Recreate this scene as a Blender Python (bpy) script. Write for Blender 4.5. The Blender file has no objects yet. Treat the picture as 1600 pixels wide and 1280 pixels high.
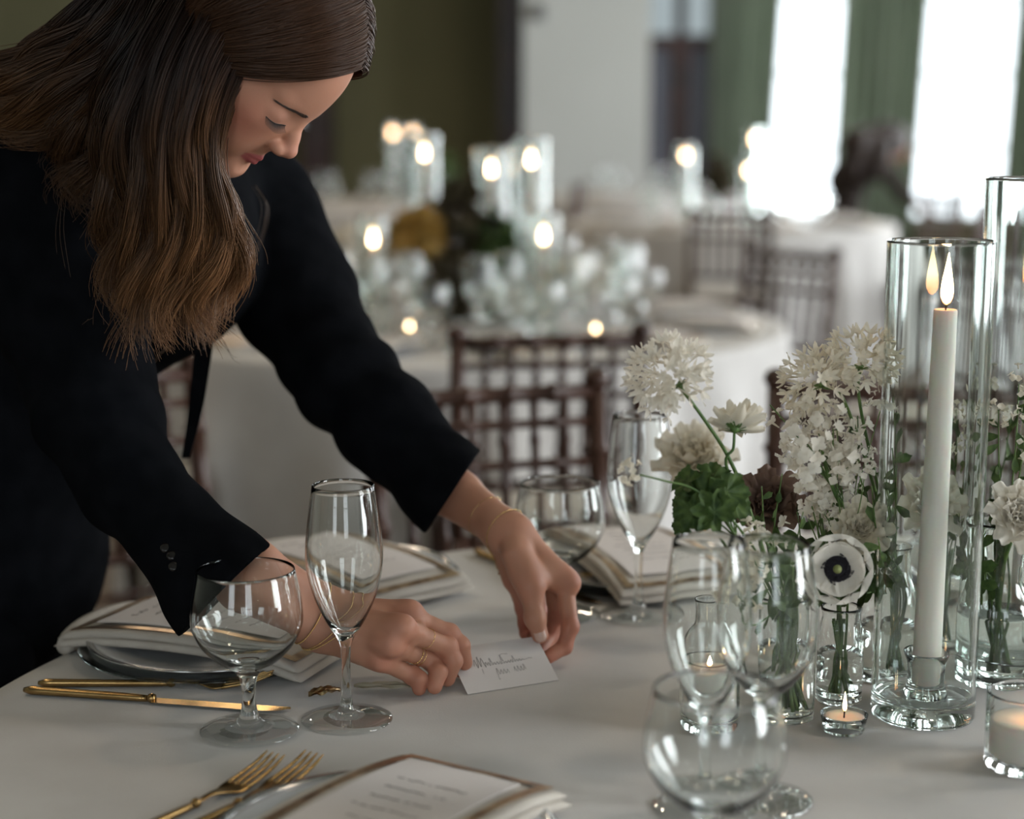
import bpy, math, random
import numpy as np
from mathutils import Vector, Matrix

sc = bpy.context.scene
COL = sc.collection
R = math.radians
PI = math.pi

# ------------------------------------------------------------------ camera
TH = 0.166                       # pitch down, radians
CAMZ = 1.33
FPX = 2700.0
cd = bpy.data.cameras.new('camera'); cam = bpy.data.objects.new('camera', cd); COL.objects.link(cam)
cam.location = (0, 0, CAMZ); cam.rotation_euler = (PI / 2 - TH, 0, 0)
cd.sensor_width = 36.0; cd.lens = 36.0 * FPX / 1600.0
cd.clip_start = 0.05; cd.clip_end = 200
cd.dof.use_dof = True; cd.dof.focus_distance = 1.71; cd.dof.aperture_fstop = 2.5
cd.dof.aperture_blades = 0
sc.camera = cam
FW = np.array([0, math.cos(TH), -math.sin(TH)]); UP = np.array([0, math.sin(TH), math.cos(TH)]); RT = np.array([1.0, 0, 0])
C0 = np.array([0, 0, CAMZ])
def P(px, py, d):
    return C0 + d * (FW + (px - 800) / FPX * RT + (640 - py) / FPX * UP)
def T(px, py, z=0.75):
    r = FW + (px - 800) / FPX * RT + (640 - py) / FPX * UP
    return C0 + r * ((z - CAMZ) / r[2])

# ------------------------------------------------------------------ world, light, exposure
w = bpy.data.worlds.new('sky'); sc.world = w; w.use_nodes = True
bg = w.node_tree.nodes['Background']; bg.inputs[0].default_value = (0.86, 0.95, 1.0, 1); bg.inputs[1].default_value = 5.0
sc.view_settings.view_transform = 'Standard'; sc.view_settings.look = 'None'
sc.view_settings.gamma = 1.0; sc.view_settings.exposure = -0.62
sc.view_settings.use_curve_mapping = False
cy = sc.cycles
cy.max_bounces = 20; cy.transmission_bounces = 20; cy.glossy_bounces = 6; cy.diffuse_bounces = 4
cy.transparent_max_bounces = 16
cy.caustics_reflective = False; cy.caustics_refractive = True; cy.blur_glossy = 0.6
cy.sample_clamp_indirect = 40.0; cy.sample_clamp_direct = 0
cy.use_denoising = True
def area(name, loc, target, sx, sy, power, col):
    ld = bpy.data.lights.new(name, 'AREA'); ld.shape = 'RECTANGLE'; ld.size = sx; ld.size_y = sy
    ld.energy = power; ld.color = col
    o = bpy.data.objects.new(name, ld); COL.objects.link(o); o.location = loc
    o.rotation_euler = (Vector(target) - Vector(loc)).to_track_quat('-Z', 'Y').to_euler()
    return o
# daylight through the tall windows of the right wall and the far wall, plus added fill from behind the camera
for i, yy in enumerate((0.2, 3.4, 6.6, 9.8, 13.0)):
    area('window_and_fill_light', (5.75, yy, 2.1), (0, yy, 1.3), 1.9, 3.2, (430, 320, 240, 480, 480)[i], (0.95, 0.97, 1.0))
for xx in (2.77, 4.25):
    area('window_and_fill_light', (xx, 17.6, 1.9), (xx - 1, 0, 1.0), 1.1, 3.4, 200, (0.92, 0.97, 1.0))
for xx in (-2.6, 1.2):
    area('window_and_fill_light', (xx, -4.6, 2.2), (xx * 0.3, 3, 0.8), 1.6, 3.0, 48, (0.9, 0.95, 1.0))  # soft fill lights added at unseen windows behind the camera
# added warm overhead area lights, no lamps in view, to warm the tables
for xx, yy, pw in ((-2.6, 4.2, 50), (-1.2, 7.5, 42), (1.6, 2.6, 18), (-2.4, 1.2, 10), (-2.6, 11.0, 70), (1.6, 12.0, 40)):
    o_ = area('added_warm_light', (xx, yy, 4.3), (xx, yy, 0), .35, .35, pw, (1.0, 0.82, 0.62)); o_.data.shape = 'DISK'
# ------------------------------------------------------------------ helpers
rng = np.random.default_rng(7); random.seed(7)
def mesh_obj(name, V, F, mat=None, parent=None, smooth=True):
    me = bpy.data.meshes.new(name)
    V = np.asarray(V, dtype=np.float32).reshape(-1, 3)
    if isinstance(F, np.ndarray) and F.ndim == 2:
        n, k = F.shape
        me.vertices.add(len(V)); me.vertices.foreach_set('co', V.ravel())
        me.loops.add(n * k); me.loops.foreach_set('vertex_index', F.astype(np.int32).ravel())
        me.polygons.add(n); me.polygons.foreach_set('loop_start', np.arange(0, n * k, k, dtype=np.int32))
        me.update(calc_edges=True); me.validate()
    else:
        me.from_pydata([tuple(map(float, v)) for v in V], [], [tuple(int(i) for i in f) for f in F]); me.update()
    if smooth and len(me.polygons):
        me.polygons.foreach_set('use_smooth', np.ones(len(me.polygons), dtype=bool))
    if mat: me.materials.append(mat)
    o = bpy.data.objects.new(name, me); COL.objects.link(o)
    if parent: o.parent = parent
    return o
def tag(o, label=None, cat=None, group=None, kind=None):
    if label: o['label'] = label
    if cat: o['category'] = cat
    if group: o['group'] = group
    if kind: o['kind'] = kind
    return o
def empty(name, loc=(0, 0, 0), rz=0.0, label=None, cat=None, group=None):
    o = bpy.data.objects.new(name, None); COL.objects.link(o); o.location = tuple(map(float, loc)); o.rotation_euler = (0, 0, rz)
    o.empty_display_size = 0.05
    return tag(o, label, cat, group)
def copy_tree(o, parent=None):
    c = o.copy(); COL.objects.link(c); c.parent = parent
    for ch in o.children: copy_tree(ch, c)
    return c
def place(root, loc, rz, label, group=None, rx=0, ry=0, s=1.0):
    root.location = tuple(map(float, loc)); root.rotation_euler = (rx, ry, rz); root.scale = (s, s, s)
    root['label'] = label
    if group: root['group'] = group
    elif 'group' in root: del root['group']
    return root

def nest(root, child, parent):
    """turn a part into a sub-part of another part of the same thing"""
    pr = [c for c in root.children if c.name.split('.')[0] == parent][-1]
    for c in list(root.children):
        if c.name.split('.')[0] == child: c.parent = pr

class MB:
    """collects shapes of one part"""
    def __init__(s): s.V = []; s.F = []; s.n = 0
    def add(s, V, F, M=None):
        V = np.asarray(V, float).reshape(-1, 3)
        if M is not None: V = V @ np.array(M)[:3, :3].T + np.array(M)[:3, 3]
        s.V.append(V); s.F += [tuple(i + s.n for i in f) for f in F]; s.n += len(V)
        return s
    def build(s, name, mat, parent=None, smooth=True):
        return mesh_obj(name, np.concatenate(s.V), s.F, mat, parent, smooth)
def box(a, b):
    x0, y0, z0 = a; x1, y1, z1 = b
    V = [(x0, y0, z0), (x1, y0, z0), (x1, y1, z0), (x0, y1, z0), (x0, y0, z1), (x1, y0, z1), (x1, y1, z1), (x0, y1, z1)]
    return V, [(0, 3, 2, 1), (4, 5, 6, 7), (0, 1, 5, 4), (1, 2, 6, 5), (2, 3, 7, 6), (3, 0, 4, 7)]
def lathe(prof, n=48, closed=False):
    """prof [(r,z)...]; ends with r=0 become poles"""
    V = []; rows = []
    for r, z in prof:
        if r < 1e-6:
            rows.append([len(V)]); V.append((0, 0, z))
        else:
            rows.append(list(range(len(V), len(V) + n)))
            for i in range(n):
                a = 2 * PI * i / n; V.append((r * math.cos(a), r * math.sin(a), z))
    F = []
    pairs = list(zip(rows[:-1], rows[1:]))
    if closed: pairs.append((rows[-1], rows[0]))
    for A, B in pairs:
        for i in range(n):
            j = (i + 1) % n
            if len(A) == 1 and len(B) == 1: continue
            if len(A) == 1: F.append((A[0], B[j], B[i]))
            elif len(B) == 1: F.append((A[i], A[j], B[0]))
            else: F.append((A[i], A[j], B[j], B[i]))
    return V, F
def cr(pts, n):
    """Catmull-Rom resample of rows (any dimension) to n rows"""
    p = np.asarray(pts, float); m = len(p)
    q = np.vstack([2 * p[0] - p[1], p, 2 * p[-1] - p[-2]])
    t = np.linspace(0, m - 1, n); i = np.minimum(t.astype(int), m - 2); u = (t - i)[:, None]
    a, b, c, d = q[i], q[i + 1], q[i + 2], q[i + 3]
    return 0.5 * (2 * b + (c - a) * u + (2 * a - 5 * b + 4 * c - d) * u ** 2 + (3 * b - a - 3 * c + d) * u ** 3)
def frames(path, ref=None):
    p = np.asarray(path, float); t = np.gradient(p, axis=0); t /= np.linalg.norm(t, axis=1)[:, None] + 1e-12
    n0 = np.array(ref if ref is not None else ((0, 0, 1) if abs(t[0][2]) < 0.9 else (1, 0, 0)), float)
    N = []
    n = n0
    for k in range(len(p)):
        n = n - t[k] * np.dot(n, t[k]); n = n / (np.linalg.norm(n) + 1e-12); N.append(n)
    N = np.array(N); B = np.cross(t, N)
    return t, N, B
def tube(path, rad, n=8, caps=True, ref=None, flat=1.0):
    p = np.asarray(path, float); m = len(p)
    r = np.full(m, rad) if np.isscalar(rad) else np.asarray(rad, float)
    t, N, B = frames(p, ref)
    a = np.arange(n) * 2 * PI / n
    V = p[:, None] + r[:, None, None] * (np.cos(a)[None, :, None] * N[:, None] + flat * np.sin(a)[None, :, None] * B[:, None])
    V = V.reshape(-1, 3)
    F = [(k * n + i, k * n + (i + 1) % n, (k + 1) * n + (i + 1) % n, (k + 1) * n + i) for k in range(m - 1) for i in range(n)]
    if caps:
        F.append(tuple(range(n))[::-1]); F.append(tuple(range((m - 1) * n, m * n)))
    return V, F
def strands(S, rad, n=3):
    """S (N,M,3), rad (N,M) -> many thin tapered tubes as one numpy mesh"""
    N_, M_, _ = S.shape
    t = np.gradient(S, axis=1); t /= np.linalg.norm(t, axis=2)[..., None] + 1e-9
    ref = np.array([0.13, -0.9, 0.4]); ref /= np.linalg.norm(ref)
    nn = ref - t * (t @ ref)[..., None]; nn /= np.linalg.norm(nn, axis=2)[..., None] + 1e-9
    b = np.cross(t, nn)
    a = np.arange(n) * 2 * PI / n
    V = S[:, :, None] + rad[:, :, None, None] * (np.cos(a)[None, None, :, None] * nn[:, :, None] + np.sin(a)[None, None, :, None] * b[:, :, None])
    base = (np.arange(N_) * M_ * n)[:, None, None] + (np.arange(M_ - 1) * n)[None, :, None] + np.arange(n)[None, None]
    nx = (np.arange(N_) * M_ * n)[:, None, None] + (np.arange(M_ - 1) * n)[None, :, None] + ((np.arange(n) + 1) % n)[None, None]
    F = np.stack([base, nx, nx + n, base + n], -1).reshape(-1, 4)
    return V.reshape(-1, 3), F
def insts(V, F, Ms):
    """copies of a small template by 4x4 matrices (K,4,4) into one numpy mesh"""
    V = np.asarray(V, float); Ms = np.asarray(Ms, float); K = len(Ms)
    W = np.einsum('kij,vj->kvi', Ms[:, :3, :3], V) + Ms[:, None, :3, 3]
    F = [tuple(f) for f in F]; out = []
    if all(len(f) == len(F[0]) for f in F):
        F = np.array(F); return W.reshape(-1, 3), (F[None] + (np.arange(K) * len(V))[:, None, None]).reshape(-1, F.shape[1])
    for k in range(K): out += [tuple(i + k * len(V) for i in f) for f in F]
    return W.reshape(-1, 3), out
def basis(z, roll=0.0, s=1.0, loc=(0, 0, 0)):
    """4x4 whose +Z is direction z"""
    z = np.asarray(z, float); z = z / (np.linalg.norm(z) + 1e-12)
    a = np.array([0, 0, 1.0]) if abs(z[2]) < 0.95 else np.array([1.0, 0, 0])
    x = np.cross(a, z); x /= np.linalg.norm(x); y = np.cross(z, x)
    c, q = math.cos(roll), math.sin(roll)
    M = np.eye(4); M[:3, 0] = (c * x + q * y) * s; M[:3, 1] = (-q * x + c * y) * s; M[:3, 2] = z * s; M[:3, 3] = loc
    return M

# sparse surface nets ------------------------------------------------
def sdf_mesh(fn, lo, hi, h, blk=8):
    lo = np.array(lo, float); hi = np.array(hi, float)
    nb = np.ceil((hi - lo) / (h * blk)).astype(int)
    g = np.stack(np.meshgrid(*[np.arange(k) for k in nb], indexing='ij'), -1).reshape(-1, 3)
    cen = lo + (g + 0.5) * h * blk
    d = np.concatenate([fn(cen[i:i + 200000]) for i in range(0, len(cen), 200000)])
    g = g[np.abs(d) < h * blk * 1.25]
    l = np.stack(np.meshgrid(*[np.arange(blk + 1)] * 3, indexing='ij'), -1).reshape(-1, 3)
    dims = nb * blk + 2
    def key(ijk): return (ijk[..., 0] * dims[1] + ijk[..., 1]) * dims[2] + ijk[..., 2]
    vk = []; vp = []; edges = [[], [], []]
    m = blk + 1
    step = 700
    for s0 in range(0, len(g), step):
        gg = g[s0:s0 + step]
        idx = gg[:, None] * blk + l[None]
        pts = lo + idx * h
        f = fn(pts.reshape(-1, 3)).reshape(len(gg), m, m, m)
        f = np.where(np.abs(f) < 1e-9, 1e-9, f)
        s = f < 0
        c = [s[:, i:i + blk, j:j + blk, k:k + blk] for i in (0, 1) for j in (0, 1) for k in (0, 1)]
        anyc = np.logical_or.reduce(c); allc = np.logical_and.reduce(c)
        act = anyc & ~allc
        B, I, J, K = np.nonzero(act)
        if len(B) == 0: continue
        acc = np.zeros((len(B), 3)); cnt = np.zeros(len(B))
        for a in range(3):
            o1, o2 = [x for x in range(3) if x != a]
            for u in (0, 1):
                for v in (0, 1):
                    off = [0, 0, 0]; off[o1] = u; off[o2] = v
                    off2 = list(off); off2[a] = 1
                    f0 = f[B, I + off[0], J + off[1], K + off[2]]; f1 = f[B, I + off2[0], J + off2[1], K + off2[2]]
                    x = (f0 < 0) != (f1 < 0)
                    t = np.where(x, f0 / (f0 - f1 + 1e-30), 0)
                    p = np.zeros((len(B), 3)); p[:, o1] = u; p[:, o2] = v; p[:, a] = t
                    acc += p * x[:, None]; cnt += x
        cell = gg[B] * blk + np.stack([I, J, K], -1)
        vp.append(lo + (cell + acc / cnt[:, None]) * h); vk.append(key(cell))
        for a in range(3):
            sl0 = [slice(0, blk)] * 3; sl1 = [slice(0, blk)] * 3; sl1[a] = slice(1, blk + 1)
            A0 = s[(slice(None),) + tuple(sl0)]; A1 = s[(slice(None),) + tuple(sl1)]
            b, i, j, k = np.nonzero(A0 != A1)
            edges[a].append((gg[b] * blk + np.stack([i, j, k], -1), A0[b, i, j, k]))
    vk = np.concatenate(vk); vp = np.concatenate(vp); o = np.argsort(vk); vk = vk[o]; vp = vp[o]
    F = []
    for a in range(3):
        if not edges[a]: continue
        e = np.concatenate([x[0] for x in edges[a]]); sg = np.concatenate([x[1] for x in edges[a]])
        b, c = (a + 1) % 3, (a + 2) % 3
        db = np.zeros(3, int); db[b] = 1; dc = np.zeros(3, int); dc[c] = 1
        ks = [key(e - db - dc), key(e - dc), key(e), key(e - db)]
        ii = [np.minimum(np.searchsorted(vk, k), len(vk) - 1) for k in ks]
        ok = np.logical_and.reduce([vk[i] == k for i, k in zip(ii, ks)])
        q = np.stack(ii, -1)[ok]; sg = sg[ok]
        q[~sg] = q[~sg][:, ::-1]
        F.append(q)
    return vp, np.concatenate(F)
def smin(a, b, k):
    h = np.clip(0.5 + 0.5 * (b - a) / k, 0, 1)
    return b * (1 - h) + a * h - k * h * (1 - h)
def smax(a, b, k): return -smin(-a, -b, k)
def cap(p, a, b, ra, rb=None):
    """tapered capsule"""
    a = np.asarray(a, float); b = np.asarray(b, float); rb = ra if rb is None else rb
    ab = b - a; t = np.clip(((p - a) @ ab) / (ab @ ab + 1e-12), 0, 1)
    return np.linalg.norm(p - a - t[:, None] * ab, axis=1) - (ra + (rb - ra) * t)
def ell(p, c, r, M=None):
    q = p - np.asarray(c, float)
    if M is not None: q = q @ M
    r = np.asarray(r, float)
    k0 = np.linalg.norm(q / r, axis=1); k1 = np.linalg.norm(q / (r * r), axis=1) + 1e-12
    return k0 * (k0 - 1) / k1
def wob(p, s, seed=0):
    """cheap smooth 3-D noise in about -1..1"""
    r_ = np.random.default_rng(seed); out = 0
    for i in range(5):
        k = r_.normal(size=3) * s; out = out + np.sin(p @ k + r_.uniform(0, 6.28))
    return out / 3.0

# ------------------------------------------------------------------ materials
def mat(name, col, rough=0.5, metal=0.0, spec=0.5, **kw):
    m = bpy.data.materials.new(name); m.use_nodes = True
    b = m.node_tree.nodes['Principled BSDF']
    b.inputs['Base Color'].default_value = (*col, 1); b.inputs['Roughness'].default_value = rough
    b.inputs['Metallic'].default_value = metal; b.inputs['Specular IOR Level'].default_value = spec
    for k, v in kw.items():
        b.inputs[k.replace('_', ' ')].default_value = v
    return m
def noise_col(m, c1, c2, scale=8.0, detail=4.0, bump=0.0, bscale=None, dist=0.002, coord='Object', stretch=None, lo=0.35, hi=0.65):
    nt = m.node_tree; b = nt.nodes['Principled BSDF']
    tc = nt.nodes.new('ShaderNodeTexCoord'); src = tc.outputs[coord]
    if stretch:
        mp = nt.nodes.new('ShaderNodeMapping'); mp.inputs['Scale'].default_value = stretch; nt.links.new(src, mp.inputs[0]); src = mp.outputs[0]
    n = nt.nodes.new('ShaderNodeTexNoise'); n.inputs['Scale'].default_value = scale; n.inputs['Detail'].default_value = detail
    nt.links.new(src, n.inputs['Vector'])
    r_ = nt.nodes.new('ShaderNodeValToRGB'); r_.color_ramp.elements[0].position = lo; r_.color_ramp.elements[1].position = hi
    r_.color_ramp.elements[0].color = (*c1, 1); r_.color_ramp.elements[1].color = (*c2, 1)
    nt.links.new(n.outputs[0], r_.inputs[0]); nt.links.new(r_.outputs[0], b.inputs['Base Color'])
    if bump:
        n2 = nt.nodes.new('ShaderNodeTexNoise'); n2.inputs['Scale'].default_value = bscale or scale * 4; n2.inputs['Detail'].default_value = 3
        nt.links.new(src, n2.inputs['Vector'])
        bp = nt.nodes.new('ShaderNodeBump'); bp.inputs['Strength'].default_value = bump; bp.inputs['Distance'].default_value = dist
        nt.links.new(n2.outputs[0], bp.inputs['Height']); nt.links.new(bp.outputs[0], b.inputs['Normal'])
    return m
def petal_mat(name, col, col2=None, tr=0.35, scale=60):
    m = mat(name, col, 0.6, spec=0.3); nt = m.node_tree; b = nt.nodes['Principled BSDF']
    if col2: noise_col(m, col, col2, scale, 2)
    t = nt.nodes.new('ShaderNodeBsdfTranslucent'); t.inputs[0].default_value = (*col, 1)
    mx = nt.nodes.new('ShaderNodeMixShader'); mx.inputs[0].default_value = tr
    out = nt.nodes['Material Output']
    nt.links.new(b.outputs[0], mx.inputs[1]); nt.links.new(t.outputs[0], mx.inputs[2]); nt.links.new(mx.outputs[0], out.inputs[0])
    return m
def glass_mat(name, col=(1, 1, 1), ior=1.48, rough=0.0):
    m = bpy.data.materials.new(name); m.use_nodes = True; nt = m.node_tree
    nt.nodes.remove(nt.nodes['Principled BSDF'])
    g = nt.nodes.new('ShaderNodeBsdfGlass'); g.inputs['Color'].default_value = (*col, 1); g.inputs['IOR'].default_value = ior; g.inputs['Roughness'].default_value = rough
    nt.links.new(g.outputs[0], nt.nodes['Material Output'].inputs[0])
    return m
def emit_mat(name, col, s, col2=None):
    m = bpy.data.materials.new(name); m.use_nodes = True; nt = m.node_tree
    nt.nodes.remove(nt.nodes['Principled BSDF'])
    e = nt.nodes.new('ShaderNodeEmission'); e.inputs[0].default_value = (*col, 1); e.inputs[1].default_value = s
    if col2:
        tc = nt.nodes.new('ShaderNodeTexCoord'); sp = nt.nodes.new('ShaderNodeSeparateXYZ'); nt.links.new(tc.outputs['Generated'], sp.inputs[0])
        r_ = nt.nodes.new('ShaderNodeValToRGB'); r_.color_ramp.elements[0].color = (*col2, 1); r_.color_ramp.elements[1].color = (*col, 1)
        r_.color_ramp.elements[0].position = 0.05; r_.color_ramp.elements[1].position = 0.42
        nt.links.new(sp.outputs[2], r_.inputs[0]); nt.links.new(r_.outputs[0], e.inputs[0])
    nt.links.new(e.outputs[0], nt.nodes['Material Output'].inputs[0])
    return m
M = {}
M['linen'] = noise_col(mat('linen', (.62, .60, .57), .85, spec=.2), (.57, .55, .525), (.66, .645, .62), 5, 5, bump=.25, bscale=420, dist=.0008)
M['skirt'] = noise_col(mat('skirt linen', (.62, .59, .55), .9, spec=.15), (.55, .52, .48), (.64, .62, .59), 4, 4)
M['napkin'] = noise_col(mat('napkin cloth', (.5, .46, .4), .85, spec=.2), (.45, .41, .355), (.54, .50, .44), 12, 4, bump=.3, bscale=500, dist=.0006)
M['paper'] = mat('card paper', (.70, .655, .63), .8, spec=.2)
M['ink'] = mat('ink', (.09, .08, .085), .7)
M['gold'] = noise_col(mat('gold cutlery', (.45, .29, .12), .26, 1.0), (.40, .25, .10), (.50, .33, .14), 60, 2)
M['goldleaf'] = noise_col(mat('gold foil', (.6, .42, .2), .28, 1.0), (.35, .22, .1), (.75, .55, .3), 70, 4, bump=.8, bscale=90, dist=.002)
M['goldthin'] = mat('gold chain', (.75, .52, .22), .25, 1.0)
M['china'] = mat('glazed china', (.62, .64, .66), .12, spec=.7)
M['charger'] = mat('smoked silver rim', (.5, .5, .5), .16, .85)
M['glass'] = glass_mat('clear glass', (.985, .995, .99), 1.47)
_m = bpy.data.materials.new('thin clear glass'); _m.use_nodes = True; _nt = _m.node_tree; _nt.nodes.remove(_nt.nodes['Principled BSDF'])
_t = _nt.nodes.new('ShaderNodeBsdfTransparent'); _t.inputs[0].default_value = (.96, .975, .97, 1); _g = _nt.nodes.new('ShaderNodeBsdfGlossy'); _g.inputs['Roughness'].default_value = .03
_f = _nt.nodes.new('ShaderNodeLayerWeight'); _f.inputs[0].default_value = .25; _mx = _nt.nodes.new('ShaderNodeMixShader')
_ma = _nt.nodes.new('ShaderNodeMath'); _ma.operation = 'MULTIPLY_ADD'; _ma.inputs[1].default_value = .75; _ma.inputs[2].default_value = .05; _nt.links.new(_f.outputs['Facing'], _ma.inputs[0]); _nt.links.new(_ma.outputs[0], _mx.inputs[0]); _nt.links.new(_t.outputs[0], _mx.inputs[1]); _nt.links.new(_g.outputs[0], _mx.inputs[2]); _nt.links.new(_mx.outputs[0], _nt.nodes['Material Output'].inputs[0])
M['footglass'] = _m
M['glassthick'] = glass_mat('thick clear glass', (.972, .992, .984), 1.47)
M['water'] = glass_mat('water', (.985, .995, .99), 1.33)
M['wax'] = mat('ivory wax', (.84, .79, .71), .45, spec=.4, Subsurface_Weight=.25, Subsurface_Scale=.02)
M['flame'] = emit_mat('candle flame', (1.0, .78, .45), 30, (1.0, .30, .06))
M['wick'] = mat('charred wick', (.02, .015, .01), .9)
M['wood'] = noise_col(mat('mahogany chair wood', (.05, .023, .015), .36, spec=.4), (.034, .016, .011), (.068, .031, .020), 9, 5, stretch=(1, 1, .2))
M['cushion'] = mat('ivory seat pad', (.5, .46, .4), .9)
M['green'] = noise_col(mat('stem green', (.07, .14, .03), .5), (.05, .11, .02), (.12, .20, .05), 40, 3)
M['leaf'] = petal_mat('leaf green', (.032, .066, .016), (.095, .15, .04), .2, 110)
M['white'] = petal_mat('white petal', (.90, .86, .775), (.84, .79, .69), .35, 40)
M['cream'] = petal_mat('cream petal', (.86, .81, .70), (.80, .73, .58), .35, 40)
M['black'] = mat('anemone stamens', (.008, .006, .012), .8)
M['pistil'] = mat('pistil green', (.25, .28, .10), .7)
M['brownbloom'] = petal_mat('brown bloom', (.24, .16, .12), (.15, .09, .07), .2, 40)
M['mustard'] = petal_mat('mustard bloom', (.42, .26, .06), (.30, .18, .05), .2, 30)
# ------------------------------------------------------------------ the room
W_olive = noise_col(mat('olive wall paint', (.16, .15, .075), .8), (.14, .135, .07), (.175, .165, .085), .6, 3)
W_white = noise_col(mat('white wall paint', (.52, .54, .52), .8), (.50, .52, .50), (.56, .58, .56), .5, 3)
W_grey = noise_col(mat('grey wall paint', (.2, .21, .17), .8), (.18, .19, .15), (.23, .24, .2), .6, 3)
FLO = noise_col(mat('dark wood floor', (.09, .06, .04), .45), (.06, .04, .028), (.12, .08, .055), 3, 5, stretch=(8, 1, 1))
WFR = mat('painted window frame', (.55, .58, .56), .5)
CUR = petal_mat('sage curtain', (.34, .38, .31), (.28, .32, .26), .40, 1.5)
DRK = noise_col(mat('dark mahogany joinery', (.03, .012, .01), .35), (.018, .009, .008), (.045, .016, .013), 4, 4)
def struct(name, mb, m, parent=None, smooth=False):
    o = mb.build(name, m, parent, smooth)
    if parent is None: o['kind'] = 'structure'
    return o
X0, X1, Y0, Y1, ZC = -6.0, 5.2, -4.0, 17.0, 4.4
struct('floor', MB().add(*box((X0, Y0, -.1), (X1, Y1, 0))), FLO)
struct('ceiling', MB().add(*box((X0, Y0, ZC), (X1, Y1, ZC + .1))), W_grey)
struct('wall_left', MB().add(*box((X0 - .15, Y0, 0), (X0, Y1, ZC))), W_grey)
def wall_with_holes(name, axis, c0, c1, s0, s1, holes, m):
    """axis 'x': wall spans x from s0 to s1, thickness y c0..c1; holes (a,b,z0,z1)"""
    mb = MB()
    def bx(a, b, z0, z1):
        if b - a < 1e-4 or z1 - z0 < 1e-4: return
        mb.add(*(box((a, c0, z0), (b, c1, z1)) if axis == 'x' else box((c0, a, z0), (c1, b, z1))))
    s = s0
    for a, b, z0, z1 in sorted(holes):
        bx(s, a, 0, ZC); bx(a, b, 0, z0); bx(a, b, z1, ZC); s = b
    bx(s, s1, 0, ZC)
    return struct(name, mb, m)
WIN = []
pane = bpy.data.materials.new('window glass'); pane.use_nodes = True
_nt = pane.node_tree; _nt.nodes.remove(_nt.nodes['Principled BSDF'])
_t = _nt.nodes.new('ShaderNodeBsdfTransparent'); _g = _nt.nodes.new('ShaderNodeBsdfGlossy'); _g.inputs['Roughness'].default_value = .02
_f = _nt.nodes.new('ShaderNodeLayerWeight'); _f.inputs[0].default_value = .12; _mx = _nt.nodes.new('ShaderNodeMixShader')
_nt.links.new(_f.outputs['Facing'], _mx.inputs[0]); _nt.links.new(_t.outputs[0], _mx.inputs[1]); _nt.links.new(_g.outputs[0], _mx.inputs[2]); _nt.links.new(_mx.outputs[0], _nt.nodes['Material Output'].inputs[0])
wn = [0]
def window(axis, c, a, b, z0, z1, nx=2, nz=5):
    wn[0] += 1
    e = empty('window_%d' % wn[0], (0, 0, 0)); e['kind'] = 'structure'
    mb = MB(); t = .05
    def bx(p, q, u, v, d=.04):
        mb.add(*(box((p, c - d, u), (q, c + d, v)) if axis == 'x' else box((c - d, p, u), (c + d, q, v))))
    bx(a, a + t, z0, z1); bx(b - t, b, z0, z1); bx(a, b, z0, z0 + t); bx(a, b, z1 - t, z1)
    for i in range(1, nx): x = a + (b - a) * i / nx; bx(x - .02, x + .02, z0, z1, .025)
    for i in range(1, nz): z = z0 + (z1 - z0) * i / nz; bx(a, b, z - .015, z + .015, .02)
    mb.build('window_frame', WFR, e, False)
    g = MB(); g.add(*(box((a, c - .002, z0), (b, c + .002, z1)) if axis == 'x' else box((c - .002, a, z0), (c + .002, b, z1))))
    g.build('window_pane', pane, e, False)
far_w = [(2.15, 3.35, .35, 3.9), (3.72, 4.95, .35, 3.9)]
wall_with_holes('wall_back', 'x', Y1, Y1 + .2, X0, X1, far_w, W_olive)
for a, b, z0, z1 in far_w: window('x', Y1 + .1, a, b, z0, z1, 2, 5)
rw = [(y - .85, y + .85, .5, 3.7) for y in (0.2, 3.4, 6.6, 9.8, 13.0)]
wall_with_holes('wall_right', 'y', X1, X1 + .2, Y0, Y1, rw, W_white)
for a, b, z0, z1 in rw: window('y', X1 + .1, a, b, z0, z1, 3, 5)
nw = [(x - .75, x + .75, .7, 3.7) for x in (-2.6, 1.2)]  # unseen windows added behind the camera for the fill light
wall_with_holes('wall_front', 'x', Y0 - .2, Y0, X0, X1, nw, W_white)
for a, b, z0, z1 in nw: window('x', Y0 - .1, a, b, z0, z1, 3, 5)
# white pier that stands forward of the olive wall
struct('wall_pier', MB().add(*box((.10, 15.6, 0), (1.22, Y1, ZC))), W_white)
struct('dark_strip_1', MB().add(*box((-.12, 16.2, 0), (.10, Y1, ZC))), DRK)  # plain dark upright strip between the olive wall and the pier
struct('dark_strip_2', MB().add(*box((-2.0, 16.6, 0), (-1.72, Y1, ZC))), DRK)
for nm, a, b in (('baseboard_back', X0, 2.0),):
    struct(nm, MB().add(*box((a, Y1 - .03, 0), (b, Y1, .2))), DRK)
# wall lamp on the pier (the soft grey spot near the top of the picture)
sl = empty('wall_sconce', (.24, 15.55, 2.2), 0, 'small grey wall sconce on the white pier at the back of the room', 'lamp')
MB().add(*lathe([(0, 0), (.035, 0), (.05, .02), (.05, .12), (.03, .14), (0, .14)], 20)).build('shade', mat('grey metal', (.12, .12, .12), .5), sl)
MB().add(*box((-.02, 0, .03), (.02, .05, .09))).build('bracket', DRK, sl, False)
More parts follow.
